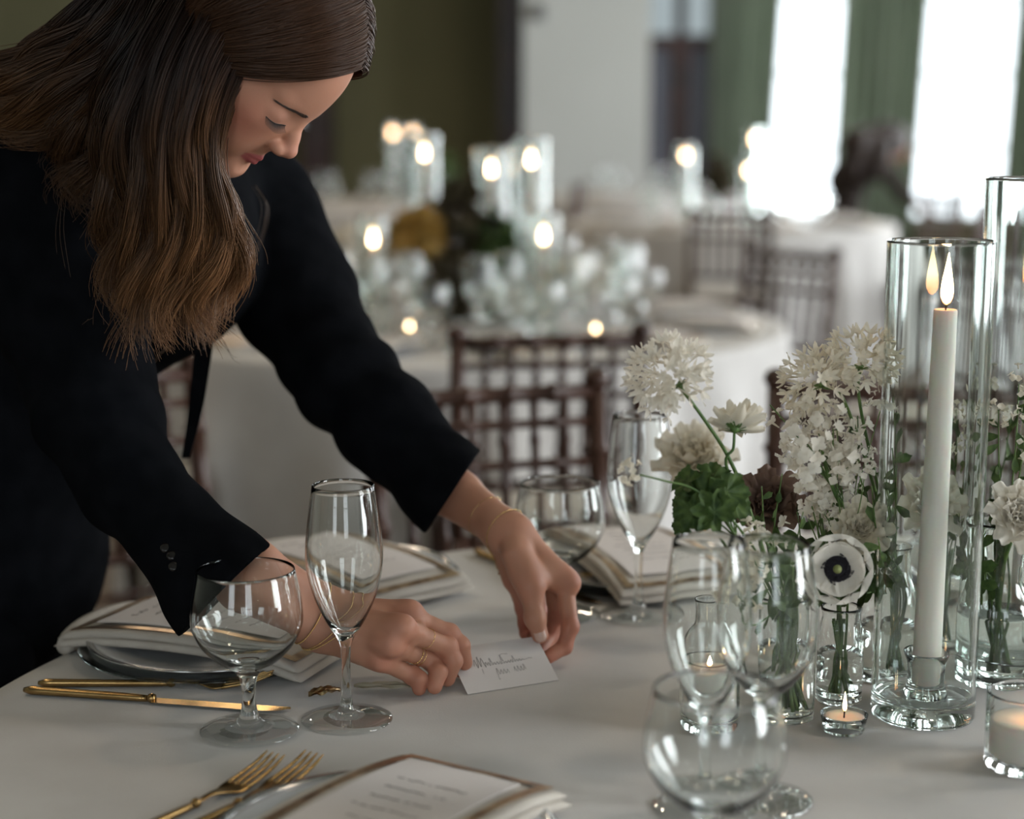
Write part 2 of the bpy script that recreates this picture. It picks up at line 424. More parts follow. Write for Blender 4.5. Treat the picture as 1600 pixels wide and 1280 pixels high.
# dark glazed door between pier and curtain
d = empty('door_1', (0, 0, 0)); d['kind'] = 'structure'
mb = MB()
dx0, dx1, dz = 1.24, 1.92, 2.0
for a, b, u, v in ((dx0, dx0 + .10, .75, dz), (1.50, 1.69, .75, dz), (dx1 - .06, dx1, .75, dz), (dx0, dx1, .0, .78), (dx0, dx1, dz, dz + .12)):
    mb.add(*box((a, 16.7, u), (b, 16.85, v)))
mb.build('door_frame', DRK, d, False)
pg = mat('dark door glass', (.16, .17, .22), .15, spec=.9)
MB().add(*box((dx0, 16.78, .75), (dx1, 16.80, dz))).build('door_pane', pg, d, False)
MB().add(*lathe([(0, 0), (.03, 0), (.03, .03), (0, .04)], 16), Matrix.Translation((1.66, 16.68, 1.0)) @ Matrix.Rotation(R(90), 4, 'X')).build('door_handle', M['gold'], d)
tr_e = empty('window_%d' % (wn[0] + 1), (0, 0, 0)); tr_e['kind'] = 'structure'; wn[0] += 1
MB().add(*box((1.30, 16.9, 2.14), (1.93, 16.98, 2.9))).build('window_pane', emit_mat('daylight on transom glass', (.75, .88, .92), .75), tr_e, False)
mbt = MB(); mbt.add(*box((1.24, 16.85, 2.10), (1.32, 16.99, 2.95))); mbt.add(*box((1.56, 16.85, 2.12), (1.66, 16.99, 2.95))); mbt.add(*box((1.88, 16.85, 2.10), (1.94, 16.99, 2.95))); mbt.add(*box((1.24, 16.85, 2.9), (1.94, 16.99, 2.97)))
mbt.build('window_frame', DRK, tr_e, False)
# curtains: folded sheets with real depth, gathered a little towards the bottom
def curtain(xt0, xt1, xb0, xb1, y, label, seed, ztop=4.3, folds=7):
    n = folds * 14; m = 24; V = []; F = []
    r_ = np.random.default_rng(seed); ph = r_.uniform(0, 6, 3)
    for side in (0, 1):
        for j in range(m + 1):
            v = j / m; z = ztop * (1 - v) + .02 * v
            for i in range(n + 1):
                u = i / n
                x = (xt0 + (xt1 - xt0) * u) * (1 - v) + (xb0 + (xb1 - xb0) * u) * v
                yy = y + .055 * math.sin(u * folds * 2 * PI + ph[0] + .5 * math.sin(v * 3 + ph[1])) + .02 * math.sin(u * folds * 4.7 + ph[2]) + side * .006
                V.append((x, yy, z))
    k = (m + 1) * (n + 1)
    for s_ in (0, 1):
        for j in range(m):
            for i in range(n):
                q = [s_ * k + j * (n + 1) + i, s_ * k + j * (n + 1) + i + 1, s_ * k + (j + 1) * (n + 1) + i + 1, s_ * k + (j + 1) * (n + 1) + i]
                F.append(tuple(q if s_ else q[::-1]))
    o = mesh_obj('curtain', V, F, CUR); tag(o, label, 'curtain', 'sage curtains of the far windows')
    return o
curtain(1.90, 2.62, 1.86, 2.42, 16.55, 'sage green curtain between the dark glazed door and the first far window', 1)
curtain(3.16, 4.00, 3.02, 3.82, 16.55, 'sage green curtain hanging between the two bright far windows', 2)
curtain(4.80, 5.15, 4.62, 5.10, 16.55, 'sage green curtain on the outer side of the last far window', 3, folds=4)
rod = MB(); rod.add(*tube([(1.8, 16.5, 4.32), (5.18, 16.5, 4.32)], .02, 8)); tag(rod.build('curtain_rod', DRK), 'dark curtain rod above the far windows', 'curtain rod')

# ------------------------------------------------------------------ tables, chairs
def make_table(cx, cyy, Rr, label, clabel, seed):
    t = empty('round_table', (cx, cyy, 0), 0, label, 'table')
    MB().add(*lathe([(0, .70), (Rr - .02, .70), (Rr - .005, .707), (Rr - .005, .735), (Rr - .02, .742), (0, .742)], 64)).build('tabletop', M['wood'], t)
    for k in range(4):
        a = PI / 4 + k * PI / 2
        MB().add(*tube([(.5 * math.cos(a), .5 * math.sin(a), .70), (.56 * math.cos(a), .56 * math.sin(a), 0)], [.022, .018], 10)).build('leg', M['wood'], t)
    # cloth
    n = 360; r_ = np.random.default_rng(seed)
    ph = r_.uniform(0, 6.28, 6)
    rows = [(0, .75), (Rr * .3, .75), (Rr * .6, .75), (Rr * .85, .75), (Rr * .97, .75), (Rr, .7485), (Rr + .006, .742), (Rr + .008, .73)]
    for j in range(1, 15): rows.append((Rr + .008 + .022 * j / 14, .73 - .725 * j / 14))
    V = []; F = []
    for k, (r, z) in enumerate(rows):
        dep = max(0, (.73 - z) / .73)
        for i in range(n):
            a = 2 * PI * i / n
            f = math.sin(17 * a + ph[0] + 1.2 * math.sin(3 * a + ph[1])) + .5 * math.sin(29 * a + ph[2] + math.sin(5 * a + ph[3]))
            rr = r + (.042 * f * dep ** .8 if dep > 0 else 0)
            zz = z + (.0006 * math.sin(9 * r + 5 * a) if k and k < 4 else 0)
            V.append((rr * math.cos(a), rr * math.sin(a), zz))
    for k in range(len(rows) - 1):
        for i in range(n):
            F.append((k * n + i, k * n + (i + 1) % n, (k + 1) * n + (i + 1) % n, (k + 1) * n + i))
    F = [f[::-1] for f in F]
    c = mesh_obj('tablecloth', V, F, M['linen']); c.location = (cx, cyy, 0)
    tag(c, clabel, 'tablecloth')
    return t
T1 = (.36, 1.49); T2 = (-.145, 5.0); T3 = (1.25, 9.95); T4 = (-.95, 12.2); T5 = (.9, 13.7)
make_table(*T1, .92, 'round dining table under the nearest cloth, where the card is being placed', 'off-white linen cloth on the nearest table under the glasses and candles', 1)
make_table(*T2, .93, 'round dining table behind the spindle-back chairs in the middle of the room', 'floor-length cream cloth on the middle table behind the two chair backs', 2)
make_table(*T3, .93, 'round dining table near the far windows, in front of the bending person', 'pale floor-length cloth on the far table in front of the bending person', 3)
make_table(*T4, .93, 'round dining table against the olive wall behind the face', 'pale cloth on the far table standing by the olive wall', 4)
make_table(*T5, .9, 'round dining table close to the white pier and glazed door', 'pale cloth on the farthest table by the white pier', 5)

def bamboo(a, b, r, rings=3, n=10):
    a = np.array(a, float); b = np.array(b, float); L = np.linalg.norm(b - a)
    ts = [0]; rs = [r]
    for k in range(1, rings + 1):
        t0 = k / (rings + 1); e = .007 / L
        ts += [t0 - e * 1.3, t0 - e * .6, t0, t0 + e * .6, t0 + e * 1.3]; rs += [r, r * 1.3, r * 1.38, r * 1.3, r]
    ts.append(1); rs.append(r)
    return tube([a + (b - a) * t for t in ts], rs, n)
def make_chair():
    t = empty('spindle_back_chair', (0, 0, 0), 0, 'x', 'chair')
    w = .19; H = .885; wd = M['wood']
    for sx in (-1, 1):
        mb = MB(); mb.add(*bamboo((sx * w, -.19, .44), (sx * (w + .005), -.245, H), .0165, 3)); mb.add(*lathe([(0, 0), (.016, 0), (.023, .008), (.021, .022), (.012, .03), (0, .032)], 12), Matrix.Translation((sx * (w + .005), -.245, H - .006)))
        mb.add(*bamboo((sx * w, -.19, .45), (sx * (w - .005), -.215, 0), .0165, 2))
        mb.build('back_post', wd, t)
        MB().add(*bamboo((sx * (w + .005), .185, .43), (sx * w, .20, 0), .0165, 2)).build('leg', wd, t)
    yb = lambda z: -.19 - .055 * (z - .44) / (H - .44)
    for z, r in ((H - .012, .0135), (H - .062, .008), (.755, .008), (.56, .012)):
        MB().add(*bamboo((-w, yb(z), z), (w, yb(z), z), r, 4)).build('back_rail', wd, t)
    for k in range(6):
        x = -w + 2 * w * (k + 1) / 7
        MB().add(*bamboo((x, yb(.56), .56), (x, yb(H - .012), H - .012), .0078, 3, 8)).build('spindle', wd, t)
    n = 28; V = []; F = []
    MB().add(*box((-w - .012, -.2, .42), (w + .012, .2, .447))).build('seat', wd, t, False)
    c = MB().add(*box((-w - .005, -.185, .447), (w + .005, .195, .48))).build('seat_pad', M['cushion'], t, False)
    bv = c.modifiers.new('bevel', 'BEVEL'); bv.width = .012; bv.segments = 3
    for z in (.2, .3):
        MB().add(*bamboo((-w, .195, z), (w, .195, z), .009, 2)).build('stretcher', wd, t)
        for sx in (-1, 1): MB().add(*bamboo((sx * w, -.205, z), (sx * w, .195, z), .009, 2)).build('stretcher', wd, t)
    nest(t, 'seat_pad', 'seat')
    return t
chair0 = make_chair()
used = [0]
def chair_at(T_, ang, rad, label, turn=0.0, group=None):
    """back of the chair at distance rad from the table centre, seat towards the table"""
    a = R(ang); c = chair0 if not used[0] else copy_tree(chair0); used[0] = 1
    x = T_[0] + (rad - .23) * math.cos(a); y = T_[1] + (rad - .23) * math.sin(a)
    return place(c, (x, y, 0), a + PI / 2 + turn, label, group)
chair_at(T1, 106.3, 1.42, 'mahogany spindle-back chair at the far side of the nearest table, behind the outstretched sleeve')
chair_at(T1, 78.5, 1.42, 'mahogany spindle-back chair behind the white flowers and the tall glass candle vases')
chair_at(T1, 126, 1.86, 'mahogany spindle-back chair glimpsed beneath the near sleeve, beside the trousers')
chair_at(T2, 279, 1.42, 'dark spindle-back chair backing on the middle table, directly behind the nearer chair back')
chair_at(T2, 40, 1.42, 'blurred dark chair on the window side of the middle table, left of its neighbour')
chair_at(T2, 3, 1.62, 'blurred dark chair set off from the middle table, seen left of the tall candle vase', .5)
chair_at(T2, 222, 1.42, 'dark chair at the middle table showing between the hanging strap and the near sleeve')
chair_at(T2, 135, 1.42, 'blurred chair on the far left side of the middle table')
chair_at(T3, 263, 1.42, 'blurred chair in front of the far table near the windows')
chair_at(T3, 335, 1.42, 'blurred dark chair right of the far table, below the last window')
chair_at(T3, 215, 1.42, 'blurred chair on the left of the far table near the windows')
chair_at(T3, 20, 1.42, 'blurred dark chair beyond the far table, beside the bending person')
for a_, s_ in ((300, 'near right'), (240, 'near left'), (190, 'left'), (350, 'right')):
    chair_at(T4, a_, 1.42, 'blurred dark chair on the %s side of the table by the olive wall' % s_)
for a_, s_ in ((295, 'window side'), (235, 'pier side')):
    chair_at(T5, a_, 1.42, 'blurred dark chair on the %s of the farthest table' % s_)
# ------------------------------------------------------------------ the woman
def PZ(px, py, z): return T(px, py, z)
SKIN = mat('skin', (.5, .3, .22), .52, spec=.35, Subsurface_Weight=.12, Subsurface_Scale=.01)
_nt = SKIN.node_tree; _b = _nt.nodes['Principled BSDF']; _a = _nt.nodes.new('ShaderNodeAttribute'); _a.attribute_name = 'tone'
_nt.links.new(_a.outputs['Color'], _b.inputs['Base Color']); _b.inputs['Subsurface Radius'].default_value = (1.0, .35, .2)
_n = _nt.nodes.new('ShaderNodeTexNoise'); _n.inputs['Scale'].default_value = 420; _bp = _nt.nodes.new('ShaderNodeBump'); _bp.inputs['Strength'].default_value = .12; _bp.inputs['Distance'].default_value = .0006
_tc = _nt.nodes.new('ShaderNodeTexCoord'); _nt.links.new(_tc.outputs['Object'], _n.inputs['Vector']); _nt.links.new(_n.outputs[0], _bp.inputs['Height']); _nt.links.new(_bp.outputs[0], _b.inputs['Normal'])
SUIT = noise_col(mat('black suit wool', (.004, .0045, .006), .95, spec=.03), (.003, .0035, .0045), (.0055, .006, .0075), 30, 3, bump=.15, bscale=900, dist=.0004)
HAIRM = mat('brown hair', (.06, .03, .018), .42, spec=.28)
_nt = HAIRM.node_tree; _a = _nt.nodes.new('ShaderNodeAttribute'); _a.attribute_name = 'tone'; _nt.links.new(_a.outputs['Color'], _nt.nodes['Principled BSDF'].inputs['Base Color'])
def set_tone(o, cols):
    at = o.data.color_attributes.new('tone', 'FLOAT_COLOR', 'POINT')
    c = np.ones((len(o.data.vertices), 4), np.float32); c[:, :3] = cols; at.data.foreach_set('color', c.ravel())

woman = empty('person', (-.66, 2.1, 0), 0, 'woman in a black blazer with long brown hair bending down to place a card', 'person')
WI = Matrix.Translation((.66, -2.1, 0))
def wchild(o, parent=None):
    """mesh made in world coordinates, handed to the person without moving"""
    o.parent = parent or woman; o.matrix_parent_inverse = WI
    return o

# head frame
AL = R(54); YAW = R(4); ROLL = R(22)
Fv0 = math.cos(AL) * RT - math.sin(AL) * UP; Uv = math.sin(AL) * RT + math.cos(AL) * UP
Uv = math.cos(ROLL) * Uv - math.sin(ROLL) * FW
Fv = math.cos(YAW) * Fv0 + math.sin(YAW) * np.cross(Fv0, Uv)
Rv = np.cross(Fv, Uv)
HC = P(354, 283, 1.755) - .0915 * Fv + .0 * Uv
HM = np.stack([Rv, Fv, Uv], 1)          # local -> world columns
def h2w(q): return HC + np.asarray(q, float) @ HM.T
def head_local(q):
    ax = np.abs(q[:, 0]) / .94; s = np.stack([ax, q[:, 1], q[:, 2]], 1)
    d = ell(s, (0, .004, .136), (.074, .096, .087))
    d = smin(d, ell(s, (0, .040, .085), (.060, .057, .078)), .02)
    d = smin(d, cap(s, (.040, .010, .045), (.008, .074, .0165), .020, .0175), .02)
    d = smin(d, cap(s, (0, .0745, .016), (0, .076, .0165), .0165), .014)
    d = smin(d, cap(s, (.034, .066, .085), (.046, .040, .092), .020, .022), .018)
    d = smin(d, ell(s, (.028, .066, .055), (.022, .020, .028)), .014)
    d = smin(d, cap(s, (0, .082, .062), (0, .0825, .045), .0125, .011), .012)          # muzzle
    d = smax(d, -ell(s, (.0330, .112, .1045), (.018, .0205, .0125)), .012)             # sockets
    d = smin(d, cap(s, (.007, .0845, .1185), (.040, .0755, .1215), .0075, .006), .010)   # brow ridge
    d = smin(d, ell(s, (.0320, .0762, .1018), (.0165, .0150, .0115)), .005)         # closed lids
    d = smax(d, -cap(s, (.021, .0912, .0958), (.044, .0830, .0960), .0006), .0022)    # lash crease
    d = smin(d, cap(s, (0, .0865, .111), (0, .1015, .088), .0065, .0065), .007)     # nose bridge
    d = smin(d, cap(s, (0, .1015, .088), (0, .1085, .0765), .0065, .0095), .006)
    d = smin(d, ell(s, (.0105, .1015, .0715), (.0068, .0095, .0068)), .005)         # wings
    d = smin(d, cap(s, (0, .104, .0675), (0, .095, .062), .0055, .0045), .004)
    d = smax(d, -ell(s, (.0065, .1035, .0645), (.0032, .0052, .0032)), .002)
    d = smax(d, -cap(s, (0, .1005, .059), (0, .099, .051), .0022), .003)             # philtrum
    d = smin(d, cap(s, (0, .0952, .0455), (.020, .0850, .0447), .0038, .0016), .003)  # upper lip
    d = smin(d, cap(s, (0, .0936, .0378), (.017, .0850, .0408), .0047, .0018), .003)  # lower lip
    d = smax(d, -cap(s, (0, .1035, .0415), (.022, .0890, .0425), .0011), .0015)       # mouth line
    d = smax(d, -cap(s, (-.01, .0985, .0275), (.01, .0985, .0275), .0045), .008)
    d = smin(d, ell(s, (.072, -.008, .098), (.006, .017, .030)), .006)
    return d
NB = P(232, 262, 1.96)
SLp = P(75, 300, 1.87); SFp = P(398, 300, 2.17)
def head_w(p):
    q = (p - HC) @ HM
    d = head_local(q)
    nk = cap(p, h2w((0, -.012, .06)), NB, .050, .054)
    return smin(d, nk, .03)

# --- card first: both hands hold it
BLc = PZ(730.6, 1085, .751); BRc = PZ(873, 1062.5, .751)
e1 = BRc - BLc; e1n = e1 / np.linalg.norm(e1); flat = np.array([-e1n[1], e1n[0], 0]); tau = R(32)
e2n = flat * math.cos(tau) + np.array([0, 0, 1.0]) * math.sin(tau); CH = .062
cn = np.cross(e1n, e2n)            # faces up and towards the camera
if cn[2] < 0: cn = -cn
def card_hit(px, py):
    r = FW + (px - 800) / FPX * RT + (640 - py) / FPX * UP
    return C0 + r * (np.dot(BLc - C0, cn) / np.dot(r, cn))
cw = np.linalg.norm(e1)

# --- right hand (near), dorsal side towards the camera
def finger(p, J, rr, k=.004):
    d = None
    for i in range(len(J) - 1):
        c = cap(p, J[i], J[i + 1], rr[i], rr[i + 1]); d = c if d is None else smin(d, c, k)
    return d
def mid(a, b, t=.5): return np.asarray(a) * (1 - t) + np.asarray(b) * t
RWr = PZ(506, 968, .826)
RM = [PZ(641, 958, .832), PZ(630, 981, .828), PZ(611, 1007, .812), PZ(592, 1032, .793)]
RP = [PZ(702, 990, .807), PZ(699, 1011, .797), PZ(675, 1033, .782), PZ(645, 1056, .771)]
RTp = [card_hit(724, 1043) + .0072 * cn, PZ(699, 1061, .763), PZ(679, 1073, .762), PZ(655, 1076, .7595)]
def dip(pip, tip, out, f=.45):
    return mid(pip, tip, f) + out
RD = [dip(RP[0], RTp[0], np.array([.005, -.002, .002])), dip(RP[1], RTp[1], np.array([.0065, -.002, .001])), dip(RP[2], RTp[2], np.array([.0055, -.003, .001])), dip(RP[3], RTp[3], np.array([.004, -.002, .003]))]
rw = RM[0] - RM[3]; rwn = rw / np.linalg.norm(rw)
RF = P(388, 900, 1.735)     # forearm inside the cuff
RE = P(190, 700, 1.80)
def rhand(p):
    palm = None
    for m_, r1, r2, o in ((RM[0], .0145, .0125, .010), (RM[1], .0150, .0125, .003), (RM[2], .0150, .0120, -.004), (RM[3], .0140, .0110, -.011)):
        c = cap(p, RWr + rwn * o, m_, r1 + .003, r2); palm = c if palm is None else smin(palm, c, .010)
    # heel and ball of the thumb under the palm
    under = np.array([.0, .012, -.018])
    palm = smin(palm, cap(p, RWr + under * .5 + rwn * .006, mid(RWr, RM[0], .65) + under, .017, .012), .014)
    palm = smin(palm, cap(p, RWr + under * .3 - rwn * .008, mid(RWr, RM[3], .7) + np.array([0, .01, -.010]), .016, .010), .014)
    fg = None
    for i, r0 in enumerate((.0097, .0099, .0096, .0089)):
        f = finger(p, [mid(RM[i], RWr, .1), RP[i], RD[i], RTp[i]], [r0 + .0012, r0, r0 * .93, r0 * .82])
        f = smin(f, np.linalg.norm(p - RP[i], axis=1) - r0 * 1.01, .004)
        fg = f if fg is None else smin(fg, f, .0012)
    for i in range(3):
        fg = smin(fg, cap(p, mid(RM[i], RP[i], .28), mid(RM[i + 1], RP[i + 1], .28), .0062), .006)
    d = smin(palm, fg, .009)
    for i in range(3): d = smin(d, np.linalg.norm(p - RM[i] - np.array([0, -.003, .0010]), axis=1) - .0098, .010)
    # thumb, beyond the palm, pressing the back of the card
    t0 = mid(RWr, RM[0], .35) + np.array([.006, .016, -.014]); t1 = PZ(672, 985, .79) + np.array([0, .022, 0]); t2 = PZ(705, 1012, .777) + np.array([0, .012, 0]); t3 = card_hit(722, 1036) - cn * .0115
    d = smin(d, finger(p, [t0, t1, t2, t3], [.014, .0108, .0100, .0078], .006), .004)
    fa = None
    for sg in (-1, 1):
        o = rwn * .012 * sg
        c = smin(cap(p, RWr + o, RF + o * 1.15, .0185, .0235), cap(p, RF + o * 1.15, RE + o, .0235, .030), .01)
        fa = c if fa is None else smin(fa, c, .012)
    return smin(d, fa, .02)
# --- left hand (far)
thC = card_hit(841, 1003)
dT = np.dot(thC - C0, FW)
TH3 = card_hit(841, 1001) + cn * .0085
dth = np.dot(TH3 - C0, FW)
LT = [P(806, 866, dth + .018), P(829, 917, dth + .004), P(836, 966, dth - .001), TH3]
LWr = P(793, 832, dth + .045)
LM = [P(889, 911, dth + .030), P(868, 902, dth + .052), P(838, 900, dth + .066), P(801, 906, dth + .070)]
LP = [P(891, 979, dth + .018), P(870, 965, dth + .050), P(842, 958, dth + .066), P(817, 950, dth + .070)]
LTp = [card_hit(858, 1020) - cn * .0085, card_hit(845, 1003) - cn * .020, card_hit(830, 1000) - cn * .028, P(820, 990, dth + .055)]
LDp = [P(882, 1011, dth + .014), P(860, 995, dth + .046), P(838, 990, dth + .056), P(820, 975, dth + .066)]
LF = P(706, 771, 1.965); LE = P(545, 600, 2.05)
lw = LM[0] - LM[3]; lwn = lw / np.linalg.norm(lw)
def lhand(p):
    palm = None
    for m_, o in ((LM[0], .011), (LM[1], .004), (LM[2], -.004), (LM[3], -.011)):
        c = cap(p, LWr + lwn * o, m_, .0155, .0115); palm = c if palm is None else smin(palm, c, .010)
    fg = None
    for i, r0 in enumerate((.0090, .0092, .0088, .0080)):
        f = finger(p, [mid(LM[i], LWr, .08), LP[i], LDp[i], LTp[i]], [r0 + .0012, r0, r0 * .92, r0 * .80])
        f = smin(f, np.linalg.norm(p - LP[i], axis=1) - r0 * 1.01, .004)
        fg = f if fg is None else smin(fg, f, .001)
    d = smin(palm, fg, .006)
    d = smin(d, np.linalg.norm(p - LM[0], axis=1) - .0112, .008)
    th = finger(p, LT, [.0155, .0125, .0102, .0088], .006)
    th = smin(th, np.linalg.norm(p - LT[2], axis=1) - .0112, .004)
    th = smin(th, cap(p, LWr + lwn * .006, LT[1], .017, .0125), .012)
    d = smin(d, th, .004)
    d = smin(d, cap(p, mid(LWr, LT[1], .75), mid(LWr, LM[0], .85), .0135, .0095), .012)
    d = smin(d, cap(p, mid(LT[0], LT[1], .8), mid(LM[0], LM[1], .3), .0085, .0085), .012)
    fa = None
    for sg in (-1, 1):
        o = lwn * .0095 * sg
        c = smin(cap(p, LWr + o, LF + o * 1.5, .0165, .0225), cap(p, LF + o * 1.5, LE, .0225, .032), .01)
        fa = c if fa is None else smin(fa, c, .012)
    return smin(d, fa, .018)
CHE = P(228, 372, 2.03); BEL = P(82, 505, 2.08); HIP = P(-22, 775, 2.15)
def body_core(p):
    d = cap(p, SLp, SFp, .040, .036)
    d = smin(d, cap(p, NB, CHE, .05, .085), .05)
    d = smin(d, cap(p, CHE, BEL, .09, .08), .05)
    d = smin(d, cap(p, BEL, HIP, .085, .115), .05)
    d = smin(d, cap(p, SLp, P(140, 640, 1.82), .045, .038), .03)
    d = smin(d, cap(p, P(140, 640, 1.82), RE, .036, .030), .02)
    d = smin(d, cap(p, SFp, LE, .042, .032), .03)
    for dx in (-.07, .07):
        h = HIP + np.array([-.02, dx, -.06]); kn = np.array([h[0] - .03, h[1], .50]); an = np.array([h[0] - .06, h[1], .09])
        d = smin(d, cap(p, h, kn, .075, .052), .03); d = smin(d, cap(p, kn, an, .05, .036), .02)
        d = smin(d, cap(p, an + np.array([0, 0, -.045]), an + np.array([.12, 0, -.055]), .034, .028), .02)
    return d
def bbox(pts, pad):
    a = np.array(pts); return a.min(0) - pad, a.max(0) + pad
parts = []
lo, hi = bbox([h2w((sx * .08, y, z)) for sx in (-1, 1) for y in (-.09, .11) for z in (0, .23)] + [NB], .05)
parts.append(sdf_mesh(head_w, lo, hi, .0016))
lo, hi = bbox([RWr, RF] + RM + RP + RTp, .035)
parts.append(sdf_mesh(rhand, lo, hi, .0011))
lo, hi = bbox([LWr, LF] + LM + LP + LTp + LT, .035)
parts.append(sdf_mesh(lhand, lo, hi, .0011))
lo, hi = bbox([SLp, SFp, NB, HIP, LE, RE, (HIP[0], HIP[1], .0), P(140, 640, 1.82)], .16); lo[2] = 0.0
parts.append(sdf_mesh(body_core, lo, hi, .009))
Vs = []; Fs = []; n0 = 0
for v, f in parts: Vs.append(v); Fs.append(f + n0); n0 += len(v)
V = np.concatenate(Vs); F = np.concatenate(Fs)
body = wchild(mesh_obj('body', V, F, SKIN))
col = np.tile(np.array([.46, .225, .145]), (len(V), 1)) * (1 + .05 * wob(V, 60, 3))[:, None]
def spot(c, r, to, amt):
    global col
    d = np.linalg.norm(V - np.asarray(c, float), axis=1); w_ = (amt * np.exp(-(d / r) ** 2))[:, None]
    col = col * (1 - w_) + np.array(to) * w_
RED = (.44, .130, .088)
for q in RM: spot(q, .013, RED, .55)
for q in RP: spot(q, .010, RED, .6)
for q in RTp + RD: spot(q, .009, RED, .45)
for q in LP + LDp + LTp: spot(q, .013, RED, .75)
for q in (LM[0], LT[1], LM[3]): spot(q, .014, RED, .6)
spot(LT[3], .010, RED, .55); spot(LT[2], .008, RED, .35)
for sx in (-1, 1): spot(h2w((sx * .042, .065, .078)), .022, (.46, .14, .095), .75)
spot(h2w((0, .115, .076)), .013, (.46, .17, .12), .5); spot(h2w((.033, .09, .105)), .012, (.34, .165, .12), .5)
Q = (V - HC) @ HM; ax = np.abs(Q[:, 0])
ax = ax / .94; Qs = np.stack([ax, Q[:, 1], Q[:, 2]], 1)
lip = np.minimum(cap(Qs, (0, .0965, .0455), (.0205, .0860, .0435), .0049, .0024), cap(Qs, (0, .0952, .0370), (.018, .0860, .0395), .0057, .0028))
w_ = np.clip(.5 - lip / .0016, 0, 1)[:, None] * .85; w_[:, 0] *= (np.abs(Q[:, 2] - .041) < .013)
col = col * (1 - w_) + np.array((.38, .075, .085)) * w_
set_tone(body, col)

# nails
NAIL = mat('pale finger nail', (.60, .40, .33), .22, spec=.6)
def nail(c, along, out, s, name='nail'):
    along = along / np.linalg.norm(along); out = out - along * np.dot(out, along); out = out / np.linalg.norm(out); sd = np.cross(along, out)
    V_ = []; F_ = []
    n = 9
    for i in range(n):
        for j in range(n):
            u = -1 + 2 * i / (n - 1); v = -1 + 2 * j / (n - 1)
            rr = 1 if abs(v) < .6 else 1 - .45 * (abs(v) - .6) / .4
            V_.append(c + along * v * s * 1.15 + sd * u * s * .86 * rr + out * (-.32 * s * u * u - .12 * s * v * v))
    for i in range(n - 1):
        for j in range(n - 1): a = i * n + j; F_.append((a, a + 1, a + n + 1, a + n))
    o = wchild(mesh_obj(name, V_, F_, NAIL)); sm = o.modifiers.new('t', 'SOLIDIFY'); sm.thickness = .0006; sm.offset = -1
    return o
al = TH3 - LT[2]; al = al / np.linalg.norm(al)
toC = C0 - TH3; toC /= np.linalg.norm(toC); toC -= al * np.dot(toC, al); toC /= np.linalg.norm(toC)
nail(TH3 - al * .0020 + toC * .0086, al, toC, .0070, 'thumb_nail')
a2 = RTp[0] - RD[0]; o2 = np.array([.75, -.45, .5]); a2n = a2 / np.linalg.norm(a2); o2 = o2 - a2n * np.dot(o2, a2n); o2 /= np.linalg.norm(o2)
nail(RTp[0] - a2n * .002 + o2 * .0068, a2, o2, .0048)

# --- blazer
cuR = P(352, 924, 1.725); cuRn = (125 * RT - 123 * UP); cuRn /= np.linalg.norm(cuRn)
cuL = P(706, 771, 1.965); cuLn = (109 * RT - 72 * UP); cuLn /= np.linalg.norm(cuLn)
def chain(p, L, k=.02):
    d = None
    for (a, ra), (b, rb) in zip(L[:-1], L[1:]):
        c = cap(p, a, b, ra, rb); d = c if d is None else smin(d, c, k)
    return d
RSL = [(P(62, 305, 1.87), .090), (P(110, 480, 1.84), .078), (P(150, 640, 1.82), .064), (P(203, 757, 1.79), .050), (P(276, 833, 1.755), .0425), (P(345, 914, 1.727), .054), (P(372, 945, 1.715), .061)]
LSL = [(P(398, 322, 2.17), .078), (P(462, 465, 2.13), .071), (P(532, 583, 2.06), .059), (P(604, 664, 2.02), .054), (P(700, 765, 1.97), .0475), (P(735, 800, 1.955), .048)]
def sleeve(p, L, cu, cn_, inn):
    d = chain(p, L, .03)
    # pulled folds at the elbow
    e = L[2][0]; ax_ = (L[3][0] - L[1][0]); ax_ = ax_ / np.linalg.norm(ax_)
    s = (p - e) @ ax_; r_ = np.linalg.norm(p - e, axis=1)
    d = d - .0045 * np.sin(s * 95 + 2.0 * wob(p, 12, 5)) * np.exp(-(r_ / .085) ** 2) - .0022 * wob(p, 22, 8) - .0010 * wob(p, 60, 9)
    d = smax(d, (p - cu) @ cn_, .0012)
    far = (p - cu) @ cn_
    hole = chain(p, [(a, r - .0085) for a, r in L[-3:]], .03)
    hole = np.maximum(hole, -(far + .085))
    return smax(d, -hole, .0015)
def jacket(p):
    t = cap(p, P(95, 285, 1.89), P(375, 290, 2.15), .078, .068)
    t = smin(t, cap(p, P(232, 300, 2.03), P(232, 385, 2.03), .10, .122), .05)
    t = smin(t, cap(p, P(232, 385, 2.03), P(85, 500, 2.08), .122, .118), .05)
    t = smin(t, cap(p, P(85, 500, 2.08), P(-32, 700, 2.14), .118, .150), .05)
    t = smin(t, cap(p, P(-32, 700, 2.14), P(-40, 860, 2.16), .152, .165), .04)
    t = t - .004 * wob(p, 14, 11)
    # open neck
    t = smax(t, -cap(p, NB + np.array([-.01, 0, .0]), h2w((0, -.01, .05)), .060, .07), .006)
    collar = cap(p, NB, mid(NB, h2w((0, -.012, .06)), .35), .068, .068)
    t = smin(t, np.maximum(collar, -cap(p, NB, h2w((0, -.012, .06)), .060, .06)), .008)
    t = smax(t, -(p[:, 2] - .60), .004)
    a = sleeve(p, RSL, cuR, cuRn, 0); b = sleeve(p, LSL, cuL, cuLn, 0)
    b = smin(b, cap(p, P(578, 556, 2.055), P(594, 556, 2.045), .016, .011), .010)
    return smin(smin(t, a, .012), b, .012)
lo, hi = bbox([a for a, r in RSL] + [a for a, r in LSL] + [P(-40, 1000, 2.16), P(232, 300, 2.03)], .19)
v, f = sdf_mesh(jacket, lo, hi, .003)
jk = wchild(mesh_obj('blazer', v, f, SUIT)); jk['label'] = 'black blazer with open flared cuffs'
